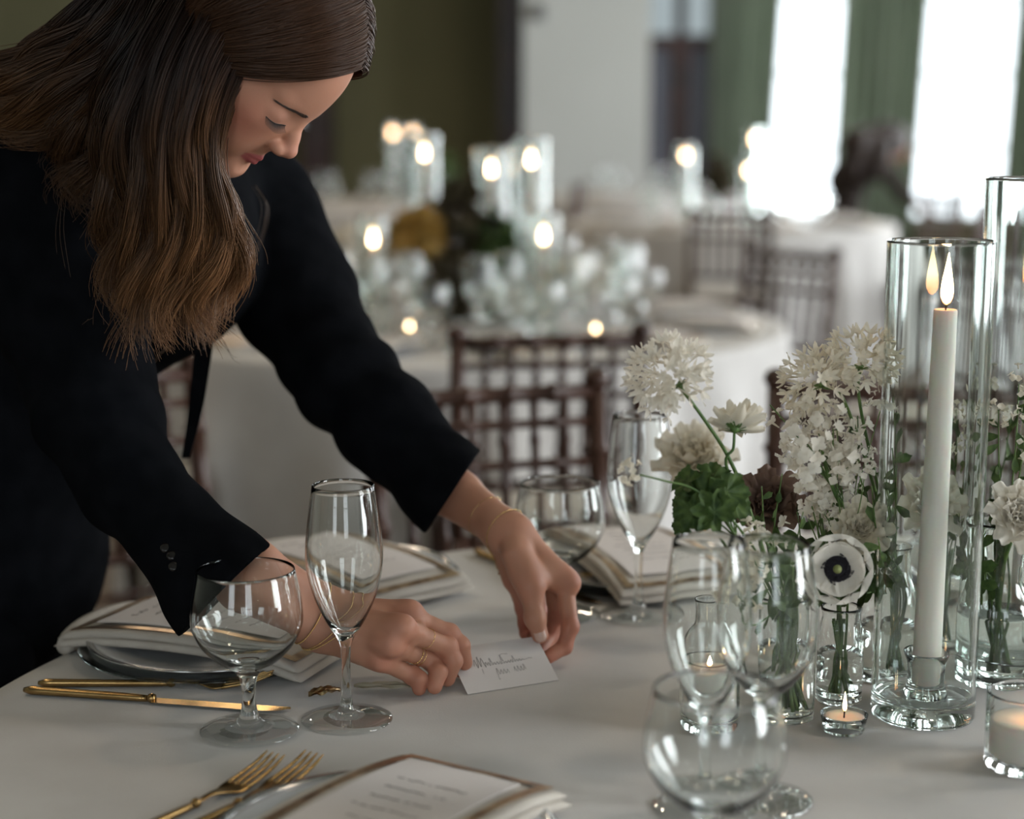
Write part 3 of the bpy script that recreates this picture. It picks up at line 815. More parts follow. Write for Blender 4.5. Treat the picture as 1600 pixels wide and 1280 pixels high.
def trouser(p):
    d = cap(p, P(-32, 760, 2.15), HIP + np.array([0, 0, -.06]), .140, .148)
    for dx in (-.078, .078):
        h = HIP + np.array([-.01, dx, -.10]); kn = np.array([h[0] - .03, h[1], .48]); an = np.array([h[0] - .06, h[1], .075])
        d = smin(d, cap(p, h, kn, .092, .082), .03); d = smin(d, cap(p, kn, an, .082, .088), .03)
    d = d - .003 * wob(p, 16, 21)
    return smax(d, -(p[:, 2] - .06), .003)
lo, hi = bbox([(HIP[0] - .05, HIP[1], 0.03), (HIP[0], HIP[1], HIP[2] + .06)], .26); lo[2] = .02
v, f = sdf_mesh(trouser, lo, hi, .009)
wchild(mesh_obj('trousers', v, f, SUIT))
for dx in (-.07, .07):
    b0 = np.array([HIP[0] - .08, HIP[1] + dx, .0])
    q = MB(); sh = cr([(-.07, 0, .03, .034), (0, 0, .035, .036), (.08, 0, .03, .036), (.17, 0, .02, .026)], 14)
    q.add(*tube(b0 + sh[:, :3] + np.array([0, 0, .012]), sh[:, 3] * .9, 14, flat=1.0)); q.add(*box(b0 + [-.10, -.032, 0], b0 + [.19, .032, .012]))
    wchild(q.build('shoe', SUIT))
# hanging strap
pth = np.array([P(322, 470, 2.05), P(318, 540, 2.05), P(311, 600, 2.05), P(302, 660, 2.04), P(290, 716, 2.03)])
pth = cr(pth, 20); wd_ = np.interp(np.linspace(0, 1, 20), [0, .3, .6, 1], [.0125, .0105, .009, .0045])
v = []; f = []
for i in range(20):
    for sx, sy in ((-1, -1), (1, -1), (1, 1), (-1, 1)): v.append(pth[i] + RT * wd_[i] * sx + FW * .0015 * sy)
for i in range(19):
    for k in range(4): f.append((i * 4 + k, i * 4 + (k + 1) % 4, i * 4 + 4 + (k + 1) % 4, i * 4 + 4 + k))
f += [(3, 2, 1, 0), (76, 77, 78, 79)]
o = wchild(mesh_obj('hanging_strap', v, f, SUIT, smooth=False)); o['label'] = 'loose black strap hanging below the blazer'
# cuff buttons
BTN = mat('dark button', (.012, .010, .009), .25, spec=.4)
for px, py in ((258, 857), (268, 869), (271, 886)):
    c = P(px, py, 1.69)
    # drop on to the sleeve surface along the view
    ray = (c - C0) / np.linalg.norm(c - C0); ts = np.linspace(-.06, .08, 400); pp = c + ts[:, None] * ray; dd = jacket(pp)
    k = np.argmax(dd < 0); c = pp[k]
    wchild(MB().add(*lathe([(0, 0), (.004, 0), (.005, .001), (.005, .002), (.003, .003), (0, .0022)], 16), basis(-ray + np.array([0, 0, .35]), loc=c)).build('cuff_button', BTN))

# --- lashes and brow
LASH = mat('lashes', (.012, .008, .006), .6)
def on_face(q, dirv):
    """push a head-local point out on to the skin"""
    q = np.array(q, float); dirv = np.array(dirv, float)
    ts = np.linspace(-.03, .03, 241); pp = q + ts[:, None] * dirv; dd = head_local(pp)
    k = np.where(dd < 0)[0]; return pp[k[-1]] if len(k) else q
for sx in (-1, 1):
    S = []; Rr_ = []
    for k in range(30):
        u = k / 29; x = .0180 + .0275 * u
        q = on_face((x, .080, .0963 - .0012 * math.sin(PI * u)), (.15, 1, 0)); L_ = .0048 + .0035 * math.sin(.4 + u * 2.2)
        q1 = q + np.array([.0006 + .002 * u, L_ * .62, -L_ * .42]); q2 = q + np.array([.001 + .004 * u, L_ * 1.05, -L_ * .50])
        pts = [q - (0, .0006, 0), mid(q, q1) + (0, 0, -.0004), q1, q2]
        S.append(cr([h2w(np.array(t_) * (sx, 1, 1)) for t_ in pts], 8)); Rr_.append(np.linspace(.00032, .0001, 8))
    q_ = [on_face((.0172 + .029 * u, .080, .0965 - .0012 * math.sin(PI * u)), (.15, 1, 0)) + (0, .0002, 0) for u in np.linspace(0, 1, 8)]
    S.append(np.array([h2w(t_ * (sx, 1, 1)) for t_ in q_])); Rr_.append(np.full(8, .00060))
    v, f = strands(np.array(S), np.array(Rr_)); wchild(mesh_obj('eyelashes', v, f, LASH))
BROW = mat('eyebrow', (.05, .028, .018), .6)
for sx in (-1, 1):
    S = []; Rr_ = []
    for k in range(170):
        u = rng.uniform(); v_ = rng.uniform(-1, 1)
        x = .0065 + .0405 * u; z = .1160 + .0026 * math.sin(u * 2.3) - .0035 * u + v_ * .0021 * (1 - .6 * u)
        a = on_face((x, .085, z), (0.25, 1, 0)); b = on_face((x + .006, .085, z + .0018 * (1 - 1.6 * u)), (0.25, 1, 0))
        a = a + (0, .0004, 0); b = b + (0, .0008, 0); a[0] *= sx; b[0] *= sx
        S.append(np.array([h2w(mid(a, b, t)) for t in (0, .35, .7, 1)])); Rr_.append(np.array([.0003, .0003, .0002, .00008]))
    v, f = strands(np.array(S), np.array(Rr_)); wchild(mesh_obj('eyebrow', v, f, BROW))

def nest_world(child_names, pname):
    pr = [c for c in woman.children if c.name.split('.')[0] == pname][0]
    for c in list(woman.children):
        if c.name.split('.')[0] in child_names: c.parent = pr; c.matrix_parent_inverse = Matrix.Identity(4)
# --- hair: an undermass on the skull, locks that fall from it, then single strands over both
HE = np.array([.086, .108, .099]); HEc = np.array([0, -.002, .137])
def hair_under(p):
    q = (p - HC) @ HM; s = np.stack([np.abs(q[:, 0]), q[:, 1], q[:, 2]], 1)
    d = ell(s, HEc, HE * .965)
    sag = .010 * np.sin(np.clip((.092 - q[:, 1]) / .09, 0, 1) * PI)
    line = (.1835 - (.092 - q[:, 1]) * 1.30 - sag) - q[:, 2]
    line = np.where(q[:, 1] < .0, np.minimum(line, (.05 - q[:, 2])), line)
    return smax(d, line * .6, .004)
G = [  # guides: (px, py, depth)
 [(500, -60, 1.90), (430, 20, 1.855), (372, 95, 1.845), (347, 170, 1.84), (352, 250, 1.845), (366, 330, 1.845), (369, 400, 1.85), (356, 465, 1.855), (338, 515, 1.86)],
 [(480, -70, 1.90), (405, 10, 1.85), (345, 95, 1.835), (330, 180, 1.83), (334, 260, 1.835), (345, 340, 1.835), (338, 415, 1.84), (322, 480, 1.85), (345, 560, 1.86)],
 [(450, -80, 1.90), (375, 0, 1.845), (318, 95, 1.83), (305, 190, 1.825), (312, 280, 1.83), (312, 360, 1.835), (292, 430, 1.84), (290, 490, 1.845), (318, 550, 1.85)],
 [(420, -90, 1.90), (345, -5, 1.84), (290, 95, 1.83), (276, 190, 1.82), (282, 280, 1.825), (272, 360, 1.83), (250, 430, 1.835), (246, 490, 1.84), (272, 555, 1.85)],
 [(390, -90, 1.90), (315, -10, 1.845), (262, 95, 1.83), (250, 190, 1.82), (250, 280, 1.82), (236, 360, 1.825), (218, 430, 1.83), (214, 500, 1.84), (212, 570, 1.85)],
 [(360, -95, 1.91), (285, -15, 1.85), (236, 90, 1.835), (222, 185, 1.825), (216, 270, 1.82), (205, 345, 1.82), (200, 410, 1.825), (206, 480, 1.83), (228, 540, 1.84)],
 [(340, -95, 1.92), (262, -10, 1.86), (212, 80, 1.845), (190, 165, 1.83), (176, 240, 1.825), (168, 300, 1.82), (172, 350, 1.82), (186, 400, 1.825), (200, 450, 1.83)],
]
GB = [
 [(330, -95, 1.94), (250, -20, 1.89), (205, 60, 1.87), (165, 125, 1.86), (105, 165, 1.85), (40, 188, 1.84), (-40, 196, 1.84), (-120, 210, 1.85)],
 [(320, -100, 1.96), (235, -35, 1.91), (180, 40, 1.89), (135, 100, 1.875), (75, 140, 1.86), (10, 165, 1.85), (-60, 180, 1.85), (-130, 200, 1.86)],
 [(300, -105, 1.98), (215, -45, 1.94), (155, 20, 1.92), (105, 70, 1.90), (45, 105, 1.88), (-15, 130, 1.87), (-70, 150, 1.87), (-130, 180, 1.88)],
 [(280, -110, 2.0), (195, -55, 1.97), (130, 5, 1.95), (70, 50, 1.93), (10, 80, 1.91), (-40, 105, 1.90), (-90, 130, 1.90), (-140, 160, 1.91)],
 [(300, -60, 1.95), (235, 20, 1.88), (195, 95, 1.86), (150, 160, 1.85), (90, 200, 1.84), (30, 208, 1.84), (-30, 205, 1.84), (-110, 220, 1.85)],
]
def W3(g, dz=0): return np.array([P(x[0], x[1], x[2] + dz) for x in g])
def shifted(g, dz, dx):
    return [(a + x, b, c + z) for (a, b, c), z, x in zip(g, dz, dx)]
GW = [cr(W3(shifted(g, (-.14, -.165, -.175, -.165, -.15, -.13, -.115, -.10, -.09), (14, 20, 12, 4, 0, 0, 0, 0, 0))), 34) for g in G]
GBW = [cr(W3(shifted(g, (-.11, -.13, -.135, -.115, -.09, -.07, -.06, -.06), (10, 10, 5, 0, 0, 0, 0, 0))), 34) for g in GB]
GC = [[(350, -95, 1.93), (272, -12, 1.87), (222, 82, 1.84), (196, 165, 1.825), (186, 235, 1.82), (180, 290, 1.82), (182, 345, 1.82), (192, 400, 1.825)],
      [(340, -98, 1.95), (258, -15, 1.885), (206, 70, 1.86), (172, 145, 1.85), (150, 205, 1.85), (138, 250, 1.85), (132, 290, 1.85), (128, 325, 1.85)],
      [(325, -98, 1.96), (245, -25, 1.90), (190, 55, 1.88), (150, 125, 1.87), (112, 175, 1.865), (80, 210, 1.86), (50, 232, 1.86), (20, 240, 1.86)]]
GCW = [cr(W3(shifted(g, (-.11, -.13, -.135, -.115, -.09, -.07, -.06, -.06), (10, 10, 5, 0, 0, 0, 0, 0))), 34) for g in GC]
locks = []          # (curve, radius profile, kind)
for grp, nl, thick in ((GW, 84, .0105), (GBW, 64, .013), (GCW, 60, .013)):
    for k in range(nl):
        x = rng.uniform(-.02, 1.02) * (len(grp) - 1); x = min(max(x, 0), len(grp) - 1); i = min(int(x), len(grp) - 2); u = x - i
        c = grp[i] * (1 - u) + grp[i + 1] * u
        t, N_, B_ = frames(c)
        ph = rng.uniform(0, 6.28, 2); gph = 2.6 * math.floor(x * 1.5); s_ = np.linspace(0, 1, len(c))
        am = .002 + .017 * s_ ** 1.6
        off = FW * rng.uniform(-.022, .020) * (1 - .3 * s_)[:, None]
        c = c + off + N_ * (am * np.sin(s_ * 13 + gph + ph[0] * .16))[:, None] + B_ * (am * .7 * np.sin(s_ * 15 + ph[1] * .3))[:, None]
        endc = rng.uniform(.80, 1.0); m = max(12, int(len(c) * endc)); c = cr(c[:m], 34)
        locks.append((c, thick * rng.uniform(.45, 1.0) * (1 - .55 * s_ ** 1.5), grp is not GW, 1 - .50 * x / (len(grp) - 1) if grp is GW else (.9 if grp is GBW else .5)))  # front locks further left coloured darker, in place of weaker light there
S = []; Rr_ = []; K = []
for c, rad, isb, dk in locks:
    t, N_, B_ = frames(c); n = 60 if not isb else 46
    a = rng.uniform(0, 6.28, n); q = np.sqrt(rng.uniform(0, 1, n)); tw = rng.uniform(-1.2, 1.2, n)
    s_ = np.linspace(0, 1, len(c)); tip = rng.uniform(.86, 1.05, n)
    shade = rng.uniform(.65, 1.15) * dk * (1.0 if not isb else .8)
    for k in range(n):
        an = a[k] + tw[k] * s_; rr = q[k] * rad * (1 + .25 * np.sin(s_ * 14 + a[k]))
        st = c + N_ * (rr * np.cos(an))[:, None] + B_ * (rr * np.sin(an))[:, None]
        st = st + (rng.normal(size=3) * .008)[None] * (s_ ** 4)[:, None]
        m = int(len(c) * min(1, tip[k])); st = cr(st[:m], 34)
        S.append(st); Rr_.append(.00062 * (1 - .75 * s_ ** 3)); K.append((shade * rng.uniform(.8, 1.2), 0))
# strands combed over the skull, parting near the crown line
def on_skull(q, lift):
    d = (q - HEc) / HE; d = d / np.linalg.norm(d, axis=-1)[..., None]; return HEc + d * HE * (1 + lift)
for k in range(4200):
    side = 1 if rng.uniform() < .75 else -1
    y0 = rng.uniform(-.125, .094); a0 = np.array([-.006 + side * .0015, y0, .24])
    if y0 > .05: a0[2] = .24 - (y0 - .05) * 1.2
    u = (y0 + .085) / .179
    e = np.array([side * .085, -.068 + .058 * u + rng.uniform(-.01, .01), .055 + .018 * (1 - u) + rng.uniform(-.008, .008)])
    mm = np.array([side * .060, y0 * .55 + .01, .185 - .040 * max(0, u - .3)])
    tt = np.linspace(0, 1, 34)[:, None]
    path = (1 - tt) ** 2 * a0 + 2 * tt * (1 - tt) * mm + tt ** 2 * e
    lft = .004 + .035 * rng.uniform() ** 1.3 * np.sin(tt[:, 0] * PI) ** .5
    path = on_skull(path, lft[:, None]) + (rng.normal(size=3) * .0012)
    S.append(h2w(path)); Rr_.append(np.full(34, .00055)); K.append((rng.uniform(.75, 1.25), 1))
S = np.array(S); Rr_ = np.array(Rr_); K = np.array(K)
v, f = strands(S, Rr_, 3)
s_ = np.linspace(0, 1, 34)
base = np.array([.034, .0145, .0075]); tipc = np.array([.26, .125, .052])
mixv = np.where(K[:, 1:2] > 0, 0.08 + 0 * s_[None], np.clip((s_[None] - .35) / .6, 0, 1) ** 1.1)
cc = (base * (1 - mixv[..., None]) + tipc * mixv[..., None]) * K[:, 0][:, None, None]
cc = np.repeat(cc.reshape(-1, 3), 3, axis=0)
lo, hi = bbox([h2w((sx * .1, y, z)) for sx in (-1, 1) for y in (-.12, .12) for z in (0.02, .25)], .01)
vu, fu = sdf_mesh(hair_under, lo, hi, .003)
allv = [v, vu]; allf = [f, fu + len(v)]; allc = [cc, np.tile(base * .8, (len(vu), 1))]; n0 = len(v) + len(vu)
hair = wchild(mesh_obj('hair', np.concatenate(allv), np.concatenate(allf), HAIRM)); set_tone(hair, np.concatenate(allc))
hair['label'] = 'long wavy brown hair with lighter ends'
# loose wisps on the far side of the neck and at the tips
S = []; Rr_ = []
for g in ([(398, 290, 1.99), (414, 320, 1.98), (408, 365, 1.98), (392, 400, 1.98), (378, 440, 1.98)], [(404, 296, 1.99), (420, 318, 1.98), (418, 350, 1.98), (404, 392, 1.98), (386, 424, 1.98)],
          [(98, 300, 1.78), (92, 360, 1.77), (100, 420, 1.76), (108, 470, 1.76), (96, 505, 1.76)], [(140, 498, 1.76), (110, 516, 1.76), (80, 508, 1.76), (70, 500, 1.76)],
          [(330, 515, 1.86), (352, 540, 1.86), (365, 560, 1.86), (375, 566, 1.86)], [(262, 540, 1.85), (240, 560, 1.85), (232, 575, 1.85)], [(560, 92, 1.94), (578, 104, 1.94), (588, 108, 1.94)]):
    c = cr(W3(g), 16)
    for k in range(3): S.append(c + rng.normal(size=3) * .0022 + np.linspace(0, 1, 16)[:, None] * rng.normal(size=3) * .004); Rr_.append(np.linspace(.00035, .0001, 16))
v, f = strands(np.array(S), np.array(Rr_)); o = wchild(mesh_obj('loose_wisps', v, f, HAIRM), None); o['kind'] = 'stuff'; set_tone(o, np.tile((.07, .04, .022), (len(v), 1)))

# --- jewellery
def wrist_ring(c, ax, sdf, r=.0007, off=.0011, n=64, tilt=0, seedv=(0, 0, 1), beads=0, name='bracelet', squash=1.0):
    ax = np.asarray(ax, float) / np.linalg.norm(ax); t = np.cross(ax, seedv); t /= np.linalg.norm(t); b = np.cross(ax, t)
    pts = []
    for k in range(n):
        a = 2 * PI * k / n; d = math.cos(a) * t + math.sin(a) * b
        rr = np.linspace(.002, .06, 500); s = sdf(c + rr[:, None] * d); j = np.argmax(s > off)
        pts.append(c + d * rr[j])
    pts = np.array(pts); q = MB()
    if beads:
        m = beads; idx = np.linspace(0, n, m, endpoint=False)
        cl = np.vstack([pts, pts[:1]]); P2 = np.array([[np.interp(i, np.arange(n + 1), cl[:, a]) for a in range(3)] for i in idx])
        tv, tf = lathe([(0, -r), (r * .8, -r * .6), (r, 0), (r * .8, r * .6), (0, r)], 6)
        for i, pp in enumerate(P2): q.add(np.array(tv) * (1.0 + .5 * (i % 3 == 0)), tf, np.vstack([np.hstack([np.eye(3), pp[:, None]]), [0, 0, 0, 1]]))
    cl = np.vstack([pts, pts[:2]]); q.add(*tube(cl, r * (.5 if beads else 1), 6, caps=False))
    return wchild(q.build(name, M['goldthin']))
ax = RF - RWr
for px, py, bd, dx in ((488, 962, 150, (0, 0, 0)), (510, 985, 90, (.1, 0, .2)), (516, 990, 150, (.15, 0, .3))):
    c = RWr + (RF - RWr) * ((506 - px) / 118.0)
    wrist_ring(c, ax / np.linalg.norm(ax) + np.array(dx), rhand, .00065, .0009, beads=bd)
axl = LF - LWr
wrist_ring(LWr + axl * .03, axl, lhand, .0007, .0008, beads=60)
wrist_ring(LWr + axl * .38, axl, lhand, .0003, .0006)
wrist_ring(mid(RM[1], RP[1], .55), RP[1] - RM[1], lambda p: cap(p, RM[1], RP[1], .0106, .0095), .0005, .0002, n=24, beads=26, name='ring')
wrist_ring(mid(RM[2], RP[2], .60), RP[2] - RM[2], lambda p: cap(p, RM[2], RP[2], .0102, .0092), .0007, .0002, n=24, beads=22, name='ring')
wrist_ring(mid(RM[2], RP[2], .68), RP[2] - RM[2], lambda p: cap(p, RM[2], RP[2], .0102, .0092), .0004, .0002, n=24, name='ring')
# --- the card
q = MB(); a = BLc + cn * .0002
cv = [BLc, BRc, BRc + e2n * CH, BLc + e2n * CH]; cv = cv + [x - cn * .0006 for x in cv]
q.add(cv, [(0, 1, 2, 3), (7, 6, 5, 4), (0, 4, 5, 1), (1, 5, 6, 2), (2, 6, 7, 3), (3, 7, 4, 0)])
card = empty('place_card', (0, 0, 0), 0, 'white place card with handwritten script held between her two hands above the cloth', 'card')
q.build('card_sheet', M['paper'], card, False)
def on_card(u, v): return BLc + e1n * u * cw + e2n * v * CH + cn * .0003
ink = MB()
def stroke(pts, r=.00028):
    pts = np.array(pts, float); d = cr(pts, max(8, len(pts) * 6)); ink.add(*tube([on_card(u, v) for u, v in d], r, 4))
x0 = .20
stroke([(.165, .80), (.175, .84), (.185, .79)], .0006)
# first line: a pointed cursive name
z = [(x0, .55), (.225, .68), (.235, .50), (.265, .74), (.27, .52), (.30, .70), (.315, .50), (.33, .60), (.345, .53)]
stroke(z, .00018)
xs = .345
pts = []
for i, hgt in enumerate((.06, .15, .04, .05, .04, .17, .03, .04, .05, .13, .04, .04, .03)):
    pts += [(xs, .53), (xs + .012, .53 + hgt), (xs + .022, .53 + hgt * .2), (xs + .018, .525)]; xs += .031
stroke(pts, .00015); stroke([(xs, .53), (xs + .05, .56), (xs + .09, .55)], .00012)
stroke([(.50, .70), (.54, .725), (.60, .715)], .00013); stroke([(.265, .47), (.262, .36)], .00012)
xs = .40; pts = []
for hgt in (.12, .08, .08, .07): pts += [(xs, .32), (xs + .014, .32 + hgt), (xs + .024, .33), (xs + .02, .31)]; xs += .036
stroke(pts, .00013); stroke([(.405, .32), (.395, .20), (.41, .22)], .00012)
xs += .05; pts = []
for hgt in (.09, .10, .08, .12): pts += [(xs, .33), (xs + .012, .33 + hgt), (xs + .02, .33)]; xs += .035
stroke(pts, .00013)
ink.build('handwriting', M['ink'], card)

nest_world(('eyelashes', 'eyebrow', 'thumb_nail', 'nail'), 'body'); nest_world(('cuff_button',), 'blazer'); nest_world(('loose_wisps',), 'hair')
nest(card, 'handwriting', 'card_sheet')
# ------------------------------------------------------------------ glassware and tableware
def split_glass(name, prof, k1, k2, label, group, mt='glass', n=56):
    """one continuous glass skin in three pieces: foot, stem and bowl meet edge to edge"""
    t = empty(name, (0, 0, 0), 0, label, 'glass', group)
    MB().add(*lathe(prof[:k1 + 1], n)).build('foot', M['footglass'], t)
    MB().add(*lathe(prof[k1:k2 + 1], n)).build('stem', M[mt], t)
    MB().add(*lathe(prof[k2:], n)).build('bowl', M[mt], t)
    return t
def smooth_prof(p, n):
    return [tuple(x) for x in cr(np.array(p), n)]
def gprof(foot, stem, bowl_o, bowl_i):
    a = foot; b = smooth_prof([foot[-1]] + stem, 14)[1:]; c = smooth_prof([b[-1]] + bowl_o, 26)[1:]
    inn = smooth_prof(bowl_i, 26); rim = [((c[-1][0] + inn[0][0]) / 2, c[-1][1] + .0005)]
    return a + b + c + rim + inn[:-1] + [(0, inn[-1][1])], len(a) - 1, len(a) + len(b) - 1
GOB = gprof([(0, .0004), (.040, 0), (.0465, .0), (.0477, .0010), (.0470, .0022), (.038, .0034), (.024, .0056)],
            [(.014, .0095), (.0088, .017), (.0068, .028), (.0066, .042), (.0090, .055)],
            [(.016, .063), (.030, .0715), (.044, .086), (.0520, .102), (.0537, .113), (.0525, .130), (.0490, .148), (.0465, .160)],
            [(.0455, .160), (.0480, .148), (.0515, .130), (.0526, .113), (.0508, .102), (.0428, .0875), (.028, .0740), (.012, .0675), (.0, .0660)])
FLU = gprof([(0, .0004), (.038, 0), (.0440, .0), (.0450, .0010), (.0444, .0020), (.034, .0030), (.018, .0055)],
            [(.0095, .010), (.0060, .018), (.0046, .035), (.0043, .055), (.0050, .075)],
            [(.0085, .084), (.0185, .100), (.0285, .121), (.0350, .143), (.0375, .163), (.0365, .185), (.0330, .215), (.0300, .235)],
            [(.0292, .235), (.0322, .215), (.0356, .185), (.0365, .163), (.0340, .143), (.0273, .122), (.0168, .1025), (.006, .0905), (.0, .0885)])
WIN_ = gprof([(0, .0004), (.036, 0), (.0420, .0), (.0430, .0010), (.0424, .0020), (.032, .0030), (.018, .0055)],
            [(.0095, .010), (.0060, .018), (.0046, .035), (.0043, .060), (.0052, .085)],
            [(.0100, .094), (.0240, .106), (.0370, .126), (.0430, .150), (.0428, .172), (.0390, .202), (.0345, .228)],
            [(.0337, .228), (.0382, .202), (.0419, .172), (.0421, .150), (.0360, .127), (.0228, .109), (.008, .0995), (.0, .0975)])
gob = split_glass('water_goblet', *GOB, 'x', None); flu = split_glass('champagne_flute', *FLU, 'x', None); win = split_glass('wine_glass', *WIN_, 'x', None)
Z = .7502
def at(px, py, z=Z): return T(px, py, z)
place(gob, at(390, 1142), .3, 'short round-bowled goblet standing in front of the left plate and over the knife tip')
place(flu, at(542, 1125), .1, 'tall flute nearest to her ringed hand, its stem crossing her wrist')
def more(src, px, py, label, s=1.0, group=None):
    c = copy_tree(src); return place(c, at(px, py), rng.uniform(0, 6), label, group, s=s)
more(gob, 874, 960, 'round goblet behind her outstretched hand, in front of the far stacked napkin')
more(flu, 997, 962, 'tall flute standing just left of the geranium leaves and the leaning white flower', 1.03)
place(win, at(1192, 1250), .2, 'out-of-focus wine glass nearest to the anemone, in front of the flower jars')
more(flu, 1100, 1262, 'out-of-focus tall flute standing left of the blurred wine glass, before the bud bottle')
more(gob, 1112, 1390, 'nearest and most blurred goblet, cut by the lower edge of the picture', 1.0)

# plates
def make_plate(r=.14):
    t = empty('dinner_plate', (0, 0, 0), 0, 'x', 'plate')
    k = r / .14
    MB().add(*lathe([(x * k, z) for x, z in [(0, .001), (.075, .001), (.08, 0), (.088, .0), (.092, .003), (.130, .0125), (.1335, .0138)]] + [(x * k, z) for x, z in [(.1330, .0155), (.126, .0140), (.092, .0062), (.083, .0035), (0, .0035)]], 72)).build('dish', M['china'], t)
    MB().add(*lathe([(x * k, z) for x, z in [(.1325, .0132), (.1395, .0150), (.1405, .0160), (.1395, .0172), (.1322, .0158), (.1318, .0145), (.1325, .0132)]], 72)).build('rim_band', M['charger'], t)
    return t
plate = make_plate()
def make_charger():
    t = empty('charger_plate', (0, 0, 0), 0, 'x', 'plate')
    MB().add(*lathe([(0, .0008), (.09, .0), (.10, 0), (.135, .006), (.148, .0095), (.1495, .0108), (.148, .0118), (.134, .0085), (.10, .003), (0, .003)], 72)).build('glass_disc', M['glassthick'], t)
    return t
def slab(mb, L, W, z0, th, droop=.0, nx=30, ny=16, wav=.0, seed=0, r=.004, curl=0):
    """soft-edged cloth slab, long axis x, ends droop over the plate rim"""
    r_ = np.random.default_rng(seed); ph = r_.uniform(0, 6, 4)
    V = []; F = []
    prof = [(-1, 0)]
    m = 8
    ring = []
    for k in range(ny + 1):
        v = -1 + 2 * k / ny; ring.append((v * (W / 2 - r), 1))
    # closed cross-section (y,z) : rounded flat shape
    cs = [(-(W / 2 - th / 2), th / 2)]
    sec = []
    for k in range(ny + 1): sec.append(((-1 + 2 * k / ny) * (W / 2 - th / 2), th))
    for k in range(1, m): a = PI / 2 - PI * k / m; sec.append((W / 2 - th / 2 + math.cos(a) * th / 2, th / 2 + math.sin(a) * th / 2))
    for k in range(ny + 1): sec.append(((1 - 2 * k / ny) * (W / 2 - th / 2), 0))
    for k in range(1, m): a = -PI / 2 - PI * k / m; sec.append((-(W / 2 - th / 2) + math.cos(a) * th / 2, th / 2 + math.sin(a) * th / 2))
    n = len(sec)
    for i in range(nx + 1):
        u = -1 + 2 * i / nx; x = u * L / 2
        e = min(1, (1 - abs(u)) * nx / 3.0); e = math.sqrt(max(.02, 1 - (1 - e) ** 2)) if e < 1 else 1
        for (y, z) in sec:
            zz = z0 + th / 2 + (z - th / 2) * e - droop * abs(u) ** 2.5 + wav * math.sin(5 * u + ph[0] + 9 * y / W) * (1 if z > th / 2 else .6) * (.5 + .5 * abs(u))
            if curl and u < -.75: zz += curl * ((-u - .75) / .25) ** 2
            V.append((x, y + wav * .6 * math.sin(7 * u + ph[1]), zz))
    for i in range(nx):
        for k in range(n): F.append((i * n + k, i * n + (k + 1) % n, (i + 1) * n + (k + 1) % n, (i + 1) * n + k))
    F.append(tuple(range(n))[::-1]); F.append(tuple(range(nx * n, nx * n + n)))
    F = [f[::-1] for f in F]
    mb.add(V, F)
GBORD = noise_col(mat('bronze gold border', (.45, .3, .18), .3, .9), (.30, .19, .12), (.62, .45, .28), 45, 3)
def frame_flat(L, W, b, z, droop, inset=.012, nx=30):
    """flat border strip lying on a drooping slab"""
    V = []; F = []
    def zz(x): return z - droop * abs(2 * x / L) ** 2.5
    L2 = L / 2 - inset; W2 = W / 2 - inset
    def strip(p0, p1, q0, q1, n):
        s = len(V)
        for i in range(n + 1):
            t = i / n
            for a, b_ in ((p0, p1), (q0, q1)):
                x = a[0] + (b_[0] - a[0]) * t; y = a[1] + (b_[1] - a[1]) * t; V.append((x, y, zz(x))); V.append((x, y, zz(x) + .0006))
        for i in range(n):
            k = s + i * 4
            for a, b_ in ((1, 3), (3, 2), (2, 0), (0, 1)): F.append((k + a, k + b_, k + 4 + b_, k + 4 + a))
        F.append((s, s + 1, s + 3, s + 2)); k = s + n * 4; F.append((k, k + 2, k + 3, k + 1))
    o = [(-L2, -W2), (L2, -W2), (L2, W2), (-L2, W2)]; i_ = [(-L2 + b, -W2 + b), (L2 - b, -W2 + b), (L2 - b, W2 - b), (-L2 + b, W2 - b)]
    for k in range(4): j = (k + 1) % 4; strip(o[k], o[j], i_[k], i_[j], nx if k % 2 == 0 else 10)
    return V, F
def make_napkin(L=.31, W=.17, seed=0, droop=.016):
    t = empty('folded_napkin', (0, 0, 0), 0, 'x', 'napkin')
    for k in range(2):
        mb = MB(); slab(mb, L - .008 * k, W - .005 * k, .0088 * k, .0092, droop, wav=.0012, seed=seed)
        mb.build('fold', M['napkin'], t)
    mb = MB(); y = W / 2
    # rolled end fold
    c = cr([(-L / 2 + .01, -W / 2 + .004, .004 - droop), (-L / 2 - .003, -W / 6, .009 - droop), (-L / 2 - .003, W / 6, .009 - droop), (-L / 2 + .008, W / 2 - .004, .005 - droop)], 16)
    mb.add(*tube(c, np.interp(np.linspace(0, 1, 16), [0, .1, .9, 1], [.008, .0125, .0125, .008]), 14)); mb.build('rolled_edge', M['napkin'], t)
    V, F = frame_flat(L, W, .0095, .0182, droop); MB().add(V, F).build('gold_border', GBORD, t, False)
    nest(t, 'gold_border', 'fold')
    return t
